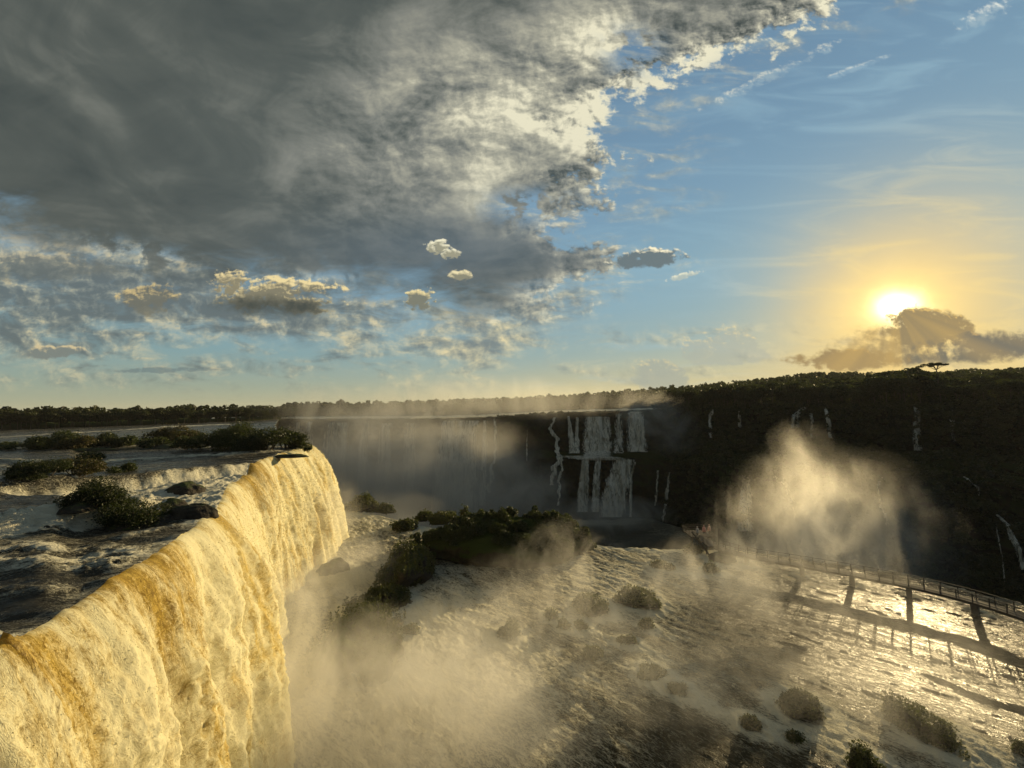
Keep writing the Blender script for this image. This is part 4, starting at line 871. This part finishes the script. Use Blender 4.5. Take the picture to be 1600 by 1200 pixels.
ISL = [ (560, 1030, 150, 74, 'long green-topped mossy rock ridge rising out of the creamy mist'), (545, 893, 1, 1, None), (628, 912, 92, 56, 'big dome-shaped rock veiled by mist below the islet'), (590, 955, 90, 34, 'low misty rock between the dome and the green ridge'),
        (640, 990, 30, 14, 'small dark stone right of the green ridge'), (792, 998, 36, 26, 'clump of green tufts in the middle of the mist'), (800, 985, 18, 24, 'upright small tuft behind the middle clump'), (862, 968, 22, 24, 'leftmost tuft of the three in foam at the centre'), (883, 985, 20, 26, 'middle tuft of the three in foam at the centre'),
        (908, 985, 24, 18, 'right tuft of the three in foam at the centre'), (927, 1028, 28, 22, 'faint tuft just below the three in foam'), (972, 1006, 16, 14, 'tiny dark tuft, left of a pair in white water'), (986, 1008, 22, 20, 'dark tuft, right of a pair in white water'), (1062, 1085, 34, 16, 'wet brown rock washed by foam'), (1020, 1060, 50, 12, 'low wet rock ridge in the foam streaks'),
        (1175, 1140, 42, 28, 'misty shrub-covered rock left of the long one in the glitter'), (1255, 1118, 80, 34, 'long misty rock with shrubs in the golden water'), (1245, 1160, 40, 12, 'submerged rock just below the long misty one'), (1462, 1160, 96, 42, 'wide hazy rock with bushes at the lower right'), (1362, 1215, 66, 44, 'bright green bushy rock cut by the bottom edge'),
        (1602, 1180, 26, 28, 'dim shrub-covered rock at the right edge'), (1113, 896, 24, 16, 'foam-ringed tuft below the platform'), (1086, 866, 26, 18, 'leafy tuft beside the walkway platform'), (1032, 888, 26, 10, 'low tuft in the white rapids left of the platform'), (1048, 891, 14, 8, 'smallest tuft in the white rapids'), (1012, 984, 22, 26, 'misty leafless tuft in midstream'), (1000, 945, 70, 20, 'pale mist-covered mound of shrubs in midstream'),
        (925, 958, 60, 26, 'mist-covered mound left of the midstream one') ]
for i, (px, py, w, h, lab) in enumerate(ISL):
    if lab: tufted(px, py, w, h, lab, 40 + i, depth=1.3 if w > 90 else .8)
rock(517, 896, 52, 18, 0.2, 'dark wet rock at the foot of the big near fall', seed=61); rock(432, 990, 16, 6, 0.2, 'small dark stone against the foot of the near fall', seed=62); rock(478, 1030, 60, 8, -.3, 'wet flat rock awash left of the green ridge', seed=63)
rock(1133, 880, 44, 16, -.2, 'round brown rock under the walkway platform', seed=64)
# islet body and the shrubs on it
ib = onz(790, 880, 0); isl = rock_mesh('islet', 18.5, 8.5, 6.2, 71, M_MOSSROCK, sub=6, rough=.5); isl.location = (ib[0] - 1.2, ib[1] + 6.5, -.4); tag(isl, 'long rocky wooded islet behind drifting mist below the falls', 'islet')
IBV = BVHTree.FromPolygons([isl.matrix_basis @ v.co for v in isl.data.vertices], [tuple(f.vertices) for f in isl.data.polygons])
GI = 'shrubs covering the misty islet'; r5 = random.Random(3); k = 0; sprotos = []
for s in range(4):
    e = empty('shrub'); r = np.random.default_rng(800 + s); L = lobes(8, 1.5, 1.0, 1.0, r, (.3, .5)); V, Fc = leaves(crown_points(L, 1500, r, .85), .16, r, .5); meshobj('foliage', V, Fc, M_LEAFN, e, smooth=False)
    V, Fc = trunk_mesh(.9, .07, L, r); meshobj('stem', V, Fc, M_BARK, e); sprotos.append(e)
for _ in range(700):
    if k >= 110: break
    x = isl.location.x + r5.uniform(-19, 19); y = isl.location.y + r5.uniform(-8, 8); h = IBV.ray_cast(Vector((x, y, 30)), Vector((0, 0, -1)))
    if h[0] is None or h[0].z < .5: continue
    s = r5.uniform(.7, 1.35); e = sprotos[k] if k < 4 else copy_thing(sprotos[k % 4], (0, 0, 0), 0, (1, 1, 1))
    e.location = (x, y, h[0].z - .2); e.rotation_euler = (0, 0, r5.uniform(0, 6.28)); e.scale = (s, s, s * r5.uniform(.8, 1.2)); tag(e, 'green shrub among many on the misty islet', 'shrub', GI); k += 1
ts = [tufted(662, 812, 24, 14, 'dark round bushy rock above the left end of the islet', 91, z0=.2), tufted(727, 812, 16, 22, 'single taller bush standing up at the back of the islet', 92, z0=.5, nl=4), tufted(630, 830, 40, 22, 'misty bushy rock at the left tip of the islet', 93), tufted(690, 815, 50, 14, 'low bushy rocks at the back left of the islet', 94, z0=.2)]
for px, py, w, h, lab, sd in [(562, 798, 52, 26, 'far dark wooded rock right beside the big near fall', 95), (600, 800, 30, 12, 'low far rock right of the wooded one by the near fall', 96)]:
    tufted(px, py, w, h, lab, sd, z0=0)
# ------------------------------------------------------------------ the walkway over the basin
M_CONC = newmat("weathered_concrete"); pc = pos(); surf(principled(cmix(noise(pc, 1.4, 6, .65), (0.07, 0.06, 0.045), (0.17, 0.15, 0.115)), 0.8, bump(noise(pc, 6, 4), .4, .05)))
M_STEEL = newmat("dull_steel_rail"); surf(principled(cmix(noise(pos(), 3, 3), (0.045, 0.042, 0.038), (0.10, 0.09, 0.08)), 0.8, None, .1))
M_DECK = newmat("wet_deck"); surf(principled(cmix(noise(pos(), 2.5, 5), (0.07, 0.06, 0.05), (0.14, 0.12, 0.10)), 0.85, None, 0.1))
class MB:
    def __init__(s): s.V, s.F = [], []
    def box(s, c, ax, ay, az):
        c = np.array(c, float); ax, ay, az = [np.array(q, float) for q in (ax, ay, az)]; o = len(s.V)
        for i in (-1, 1):
            for j in (-1, 1):
                for k in (-1, 1): s.V.append(c + ax * i + ay * j + az * k)
        s.F += [tuple(o + q for q in f) for f in ((0, 1, 3, 2), (4, 6, 7, 5), (0, 4, 5, 1), (2, 3, 7, 6), (0, 2, 6, 4), (1, 5, 7, 3))]
    def bar(s, a, b, r, r2=None):
        a, b = np.array(a, float), np.array(b, float); d = b - a; L = np.linalg.norm(d); d /= L
        q = np.cross(d, (0, 0, 1.0)); q = q / np.linalg.norm(q) if np.linalg.norm(q) > 1e-3 else np.array([1.0, 0, 0]); w = np.cross(q, d)
        s.box((a + b) / 2, q * r, d * L / 2, w * (r2 or r))
    def build(s, name, mat, parent=None):
        return meshobj(name, s.V, s.F, mat, parent, smooth=False)
BP = np.array([onz(px, py, 1.62)[:2] for px, py in [(1112, 853), (1135, 861), (1168, 870), (1240, 881.5), (1330, 897), (1400, 911), (1460, 924), (1525, 940), (1600, 965)]] + [(61.8, 40), (62.5, 33), (62.8, 25)])
Lb = np.concatenate([[0], np.cumsum(np.hypot(*np.diff(BP, axis=0).T))]); tb_ = np.arange(0, Lb[-1], 1.5)
bpx, bpy_ = [sinterp(tb_, list(zip(Lb, BP[:, i])), 3.0) for i in (0, 1)]
pt = np.stack([bpx, bpy_], 1); tg = np.gradient(pt, axis=0); tg /= np.linalg.norm(tg, axis=1)[:, None]; nn_ = np.stack([-tg[:, 1], tg[:, 0]], 1)
br_ = tag(empty('footbridge', (pt[0][0], pt[0][1], 0)), 'long curving footbridge on stubby piers crossing the rapids on the right', 'footbridge')
O3 = np.array([pt[0][0], pt[0][1], 0])
def P3(i, side, z): return np.array([pt[i][0] + nn_[i][0] * side, pt[i][1] + nn_[i][1] * side, z]) - O3
# deck: one ribbon with real thickness
V, Fc = [], []
for i in range(len(pt)):
    for s_, z in ((-.8, 1.45), (-.8, 1.78), (.8, 1.78), (.8, 1.45)): V.append(P3(i, s_, z))
    if i:
        a = (i - 1) * 4
        for j in range(4): Fc.append((a + j, a + (j + 1) % 4, a + 4 + (j + 1) % 4, a + 4 + j))
meshobj('deck', V, Fc, M_DECK, br_, smooth=False)
def bow(i0, i1): pass
pierT = []
for px, py in [(1168, 870), (1250, 883), (1334, 898), (1420, 915), (1530, 941)]:
    q = onz(px, py, 1.6)[:2]; pierT.append(int(np.argmin(np.hypot(*(pt - q).T))))
pierT += [min(len(pt) - 1, pierT[-1] + 5), min(len(pt) - 1, pierT[-1] + 10)]
for i in pierT:
    m = MB(); c = P3(i, 0, 0); t3 = np.array([*tg[i], 0]); n3 = np.array([*nn_[i], 0])
    m.box(c + (0, 0, -.1), t3 * .30, n3 * .40, (0, 0, 1.3)); m.box(c + (0, 0, 1.33), t3 * .26, n3 * .8, (0, 0, .115)); m.build('pier', M_CONC, br_)
for s_ in (-.76, .76):
    m = MB()
    for i in range(len(pt) - 1):
        for z, rr2 in ((2.88, .035), (2.55, .018), (2.25, .018), (1.98, .018)): m.bar(P3(i, s_, z), P3(i + 1, s_, z), rr2)
    rail = m.build('railing', M_STEEL, br_)
    for i in range(0, len(pt)):
        if i % 1 == 0:
            m = MB(); c = P3(i, s_, 0); m.box(c + (0, 0, 2.33), (.045, 0, 0), (0, .045, 0), (0, 0, .55)); m.build('post', M_STEEL, rail)
# the viewing platform at its far end
pf = tag(empty('viewing_platform', (pt[0][0] - .2, pt[0][1] + .6, 0)), 'wooden-railed viewing platform on angled struts at the far end of the footbridge', 'platform')
m = MB(); m.box((-.2, 1.9, 1.75), (1.0, 0, 0), (0, 2.6, 0), (0, 0, .14)); m.box((.6, 6.0, 1.80), (2.6, .2, 0), (0, 1.9, 0), (0, 0, .14)); m.build('deck', M_DECK, pf)
m = MB()
for a, b in [((-1.3, -.5), (-1.7, 4.2)), ((.8, -.5), (1.6, 4.2)), ((-1.7, 4.2), (-2.1, 7.8)), ((-2.1, 7.8), (3.2, 7.9)), ((1.6, 4.2), (3.2, 4.3)), ((3.2, 4.3), (3.2, 7.9))]:
    n = max(2, int(math.hypot(a[0] - b[0], a[1] - b[1]) / 1.1))
    for z in (2.3, 2.65, 3.0): m.bar((*a, z), (*b, z), .03)
    for k in range(n + 1): t = k / n; m.box((a[0] + (b[0] - a[0]) * t, a[1] + (b[1] - a[1]) * t, 2.4), (.04, 0, 0), (0, .04, 0), (0, 0, .62))
m.build('railing', M_BARK, pf)
for a, b in [((-1.0, -.6, .2), (-2.6, 2.5, 3.4)), ((-2.7, -.2, 3.3), (-.9, 2.0, .4)), ((-1.9, 4, -2), (-1.9, 4, 1.6)), ((1.6, 4.2, -2), (1.6, 4.2, 1.6)), ((3, 7.4, -2.5), (3, 7.4, 1.6)), ((-1.2, 0, -.6), (-1.2, 0, 1.6)), ((1.0, 0, -.6), (1.0, 0, 1.6)), ((1.2, 1.0, 1.6), (2.6, 3.4, 3.6))]:
    m = MB(); m.bar(a, b, .11); m.build('strut', M_BARK if a[0] < 0 else M_BRANCH, pf)
# people on it
def person(x, y, z, rz, coat, label, lean=0.0, arm=0.5):
    e = empty('person', (x, y, z), rz)
    J = [(0, 0, .95), (0, 0, 1.15), (0, .01, 1.38), (0, .01, 1.50), (0, .0, 1.60), (0, -.01, 1.72),
         (-.10, 0, .90), (-.11, -.02, .50), (-.12, .01, .08), (-.12, -.12, .04), (.10, 0, .90), (.12, -.03, .50), (.13, .02, .08), (.13, -.11, .04),
         (-.19, .0, 1.38), (-.24, -.06, 1.12), (-.20, -.26, 1.05 + arm * .1), (-.19, -.34, 1.06 + arm * .1), (.19, .0, 1.38), (.25, -.06, 1.12), (.20, -.24, 1.08), (.19, -.33, 1.10)]
    Ed = [(0, 1), (1, 2), (2, 3), (3, 4), (4, 5), (0, 6), (6, 7), (7, 8), (8, 9), (0, 10), (10, 11), (11, 12), (12, 13), (2, 14), (14, 15), (15, 16), (16, 17), (2, 18), (18, 19), (19, 20), (20, 21)]
    Rr = [.14, .13, .15, .06, .09, .08, .09, .06, .045, .035, .09, .06, .045, .035, .065, .045, .035, .03, .065, .045, .035, .03]
    me = bpy.data.meshes.new('body'); me.from_pydata(J, Ed, []); o = bpy.data.objects.new('body', me); COL.objects.link(o); o.parent = e
    md = o.modifiers.new('skin', 'SKIN'); 
    for i, v in enumerate(me.skin_vertices[0].data): v.radius = (Rr[i], Rr[i]); v.use_root = (i == 0)
    sb = o.modifiers.new('sub', 'SUBSURF'); sb.levels = sb.render_levels = 2
    ms = newmat('skin_and_trousers'); zc_ = sep(pos())[2]; surf(principled(cmix(sstep(zc_, z + 1.44, z + 1.46), (0.04, 0.04, 0.05), (0.42, 0.27, 0.19)), .6)); me.materials.append(ms)
    V, Fc = [], []; prof = [(.09, 1.49), (.20, 1.42), (.27, 1.25), (.31, 1.0), (.34, .75), (.37, .55)]
    for k, (rad, zz_) in enumerate(prof):
        for j in range(16):
            t = j / 16 * 2 * math.pi; rr3 = rad * (1 + .10 * math.sin(5 * t + k) * k / 5); V.append((rr3 * math.cos(t), rr3 * .75 * math.sin(t), zz_))
        if k: Fc += [((k - 1) * 16 + j, (k - 1) * 16 + (j + 1) % 16, k * 16 + (j + 1) % 16, k * 16 + j) for j in range(16)]
    mc = newmat('poncho_cloth'); surf(principled(coat, .45, bump(noise(pos(), 9, 3), .5, .05))); pn = meshobj('poncho', V, Fc, mc, e); sol = pn.modifiers.new('thick', 'SOLIDIFY'); sol.thickness = .02
    V, Fc = [], []
    for k in range(7):
        a = k / 6 * 1.9
        for j in range(12): t = j / 12 * 2 * math.pi; V.append((.108 * math.sin(a) * math.cos(t), .012 + .115 * math.sin(a) * math.sin(t), 1.70 + .12 * math.cos(a)))
        if k: Fc += [((k - 1) * 12 + j, (k - 1) * 12 + (j + 1) % 12, k * 12 + (j + 1) % 12, k * 12 + j) for j in range(12)]
    meshobj('hood', V, Fc, mc, e); return tag(e, label, 'person')
o_ = pf.location
person(o_.x + 1.0, o_.y + 5.2, 1.95, 2.6, (0.62, 0.30, 0.24), 'person in a pinkish-red rain poncho at the platform centre, arms forward to the rail')
person(o_.x + 2.2, o_.y + 5.6, 1.95, 3.6, (0.66, 0.45, 0.33), 'person in a pale orange rain poncho on the right of the platform')
person(o_.x - .6, o_.y + 4.6, 1.95, .6, (0.40, 0.37, 0.36), 'person in a greyish rain poncho at the left of the platform')
# ------------------------------------------------------------------ spray and mist: real volumes hanging where they drift
def mist(px, py, Y, w, h, depth, dens, label, rot=0.0, sc=0.12, lo=0.42, hi=0.66, aniso=0.45, st=(1, 1, 1), seed=0.0, det=5, color=(1.0, 0.98, 0.93), edge=0.5, dist=1.3, step=1.0, bottom=None):
    c = at(px, py, Y); k = Y / F
    m = newmat("mist_air")
    t = E.nt.nodes.new('ShaderNodeTexCoord'); po = E(t.outputs['Object']); pw = pos()
    x, y, z = sep(po); r = E.m('SQRT', x * x + y * y + z * z)
    n = noise(vmap(vadd(pw, vec(seed * 3.7, seed * 1.3, 0.0)), scale=st, rot=(0, R(rot), 0)), sc, det, 0.66, dist)
    f = sstep(r + (n - 0.5) * edge * -1.6, 0.95, 0.25) * sstep(n, lo, hi) * sstep(r, 1.0, 0.85)
    v = E.nt.nodes.new('ShaderNodeVolumePrincipled'); v.inputs['Color'].default_value = (*color, 1); v.inputs['Anisotropy'].default_value = aniso
    E.nt.links.new((f * dens).v, v.inputs['Density'])
    volu(E(v.outputs[0])); m.cycles.volume_step_rate = step
    bm = bmesh.new(); bmesh.ops.create_icosphere(bm, subdivisions=3, radius=1.0); me = bpy.data.meshes.new('mist'); bm.to_mesh(me); bm.free(); me.materials.append(m)
    o = bpy.data.objects.new('mist', me); COL.objects.link(o); o.location = c; o.scale = (w * k / 2, depth / 2, h * k / 2); o.rotation_euler = (0, R(rot), 0)
    tag(o, label, 'mist', kind='stuff'); return o
mist(610, 1140, 33, 680, 380, 22, .15, 'thick creamy spray boiling at the foot of the near fall', sc=.13, lo=.24, hi=.58, seed=1, edge=.7, aniso=.2)
mist(490, 985, 50, 200, 240, 20, .06, 'bright spray bursting from the foot of the near fall halfway along', sc=.14, lo=.26, hi=.60, seed=31, edge=.8, aniso=.2)
mist(545, 930, 64, 240, 220, 26, .09, 'pale spray along the foot of the near fall toward its far corner', sc=.10, lo=.26, hi=.60, seed=2, aniso=.2)
mist(90, 1190, 16, 420, 300, 9, .13, 'pale spray blown off the nearest part of the fall at the lower left', rot=20, sc=.35, lo=.34, hi=.66, st=(1, 1, .5), seed=41, edge=.9, aniso=.2)
mist(790, 975, 50, 460, 220, 22, .055, 'streaky mist drifting in front of the islet', rot=-25, sc=.20, lo=.38, hi=.66, st=(1, 1, .7), seed=3, edge=1.0, det=5)
mist(860, 870, 66, 200, 120, 14, .040, 'wisp of golden mist over the right part of the islet', rot=-25, sc=.20, lo=.38, hi=.66, st=(1, 1, .7), seed=33, edge=1.0)
mist(880, 1080, 38, 700, 320, 20, .055, 'thin mist over the lower rapids', sc=.20, lo=.36, hi=.68, seed=4, edge=1.0, det=5)
mist(1160, 940, 54, 580, 280, 18, .060, 'golden mist blowing over the footbridge', rot=-20, sc=.16, lo=.38, hi=.68, st=(1, 1, .5), seed=5, edge=1.0, det=5)
mist(1268, 765, 90, 150, 250, 22, .036, 'tall golden head of spray lit by the low sun', rot=-16, sc=.10, lo=.34, hi=.66, st=(1.2, 1, .5), seed=6.4, aniso=.55, edge=.8)
mist(1220, 845, 84, 250, 230, 24, .034, 'golden spray billowing behind the footbridge near the platform', rot=18, sc=.11, lo=.34, hi=.66, st=(1.2, 1, .5), seed=16, aniso=.55, edge=.85)
mist(1310, 850, 82, 330, 230, 26, .036, 'broad golden skirt of spray behind the middle of the footbridge', rot=-40, sc=.11, lo=.34, hi=.66, st=(1.3, 1, .45), seed=18, aniso=.55, edge=.85)
mist(1280, 850, 96, 420, 330, 34, .012, 'outer golden glow of spray round the plume', sc=.08, lo=.28, hi=.66, seed=18.5, aniso=.55, edge=.7)
mist(1400, 830, 100, 220, 300, 26, .009, 'faint brown veil of spray on the right of the golden plume', rot=-35, sc=.10, lo=.34, hi=.64, st=(1.3, 1, .5), seed=19, aniso=.55, edge=.8)
mist(610, 765, 200, 620, 300, 100, .040, 'grey spray filling the horseshoe of the far falls', sc=.030, lo=.18, hi=.62, seed=7)
mist(700, 636, 262, 760, 120, 60, .022, 'sunlit haze blowing above the far lip', sc=.035, lo=.30, hi=.66, st=(1, 1, .5), seed=8)
mist(1035, 660, 235, 190, 110, 30, .030, 'brownish mist puff right of the two-tier falls', rot=30, sc=.05, lo=.32, hi=.66, seed=9)
mist(840, 780, 190, 170, 130, 30, .022, 'brown mist rising before the dark wall', sc=.06, lo=.34, hi=.66, seed=10)
mist(950, 805, 195, 240, 70, 34, .045, 'spray at the foot of the two-tier falls', sc=.06, lo=.30, hi=.62, seed=11)
mist(600, 830, 105, 280, 140, 30, .030, 'pale mist rolling over the far rim of the rapids', sc=.08, lo=.28, hi=.62, seed=12)
mist(1330, 1090, 36, 720, 340, 16, .042, 'thinnest mist over the glittering water at the lower right', sc=.22, lo=.34, hi=.68, seed=21, edge=1.0)
mist(440, 1050, 37, 190, 460, 10, .17, 'fringe of spray peeling off the edge of the near fall', rot=6, sc=.30, lo=.34, hi=.64, st=(1, 1, .5), seed=51, edge=.8, aniso=.2)
mist(300, 1130, 25, 260, 280, 7, .10, 'thin spray in front of the middle of the near fall', sc=.35, lo=.38, hi=.66, st=(1, 1, .4), seed=52, edge=.8, aniso=.2)
mist(520, 820, 72, 110, 200, 16, .05, 'haze of spray over the far corner of the near fall', sc=.2, lo=.34, hi=.64, seed=53, edge=.8, aniso=.2)
# air
hz = newmat("haze_air"); v = E.nt.nodes.new('ShaderNodeVolumePrincipled'); v.inputs['Color'].default_value = (.98, .97, .94, 1); v.inputs['Density'].default_value = 0.00006; v.inputs['Anisotropy'].default_value = .0
volu(E(v.outputs[0]))
m = MB(); m.box((0, 1900, 15), (4600, 0, 0), (0, 2500, 0), (0, 0, 66)); hb = m.build('haze', hz); tag(hb, kind='stuff')
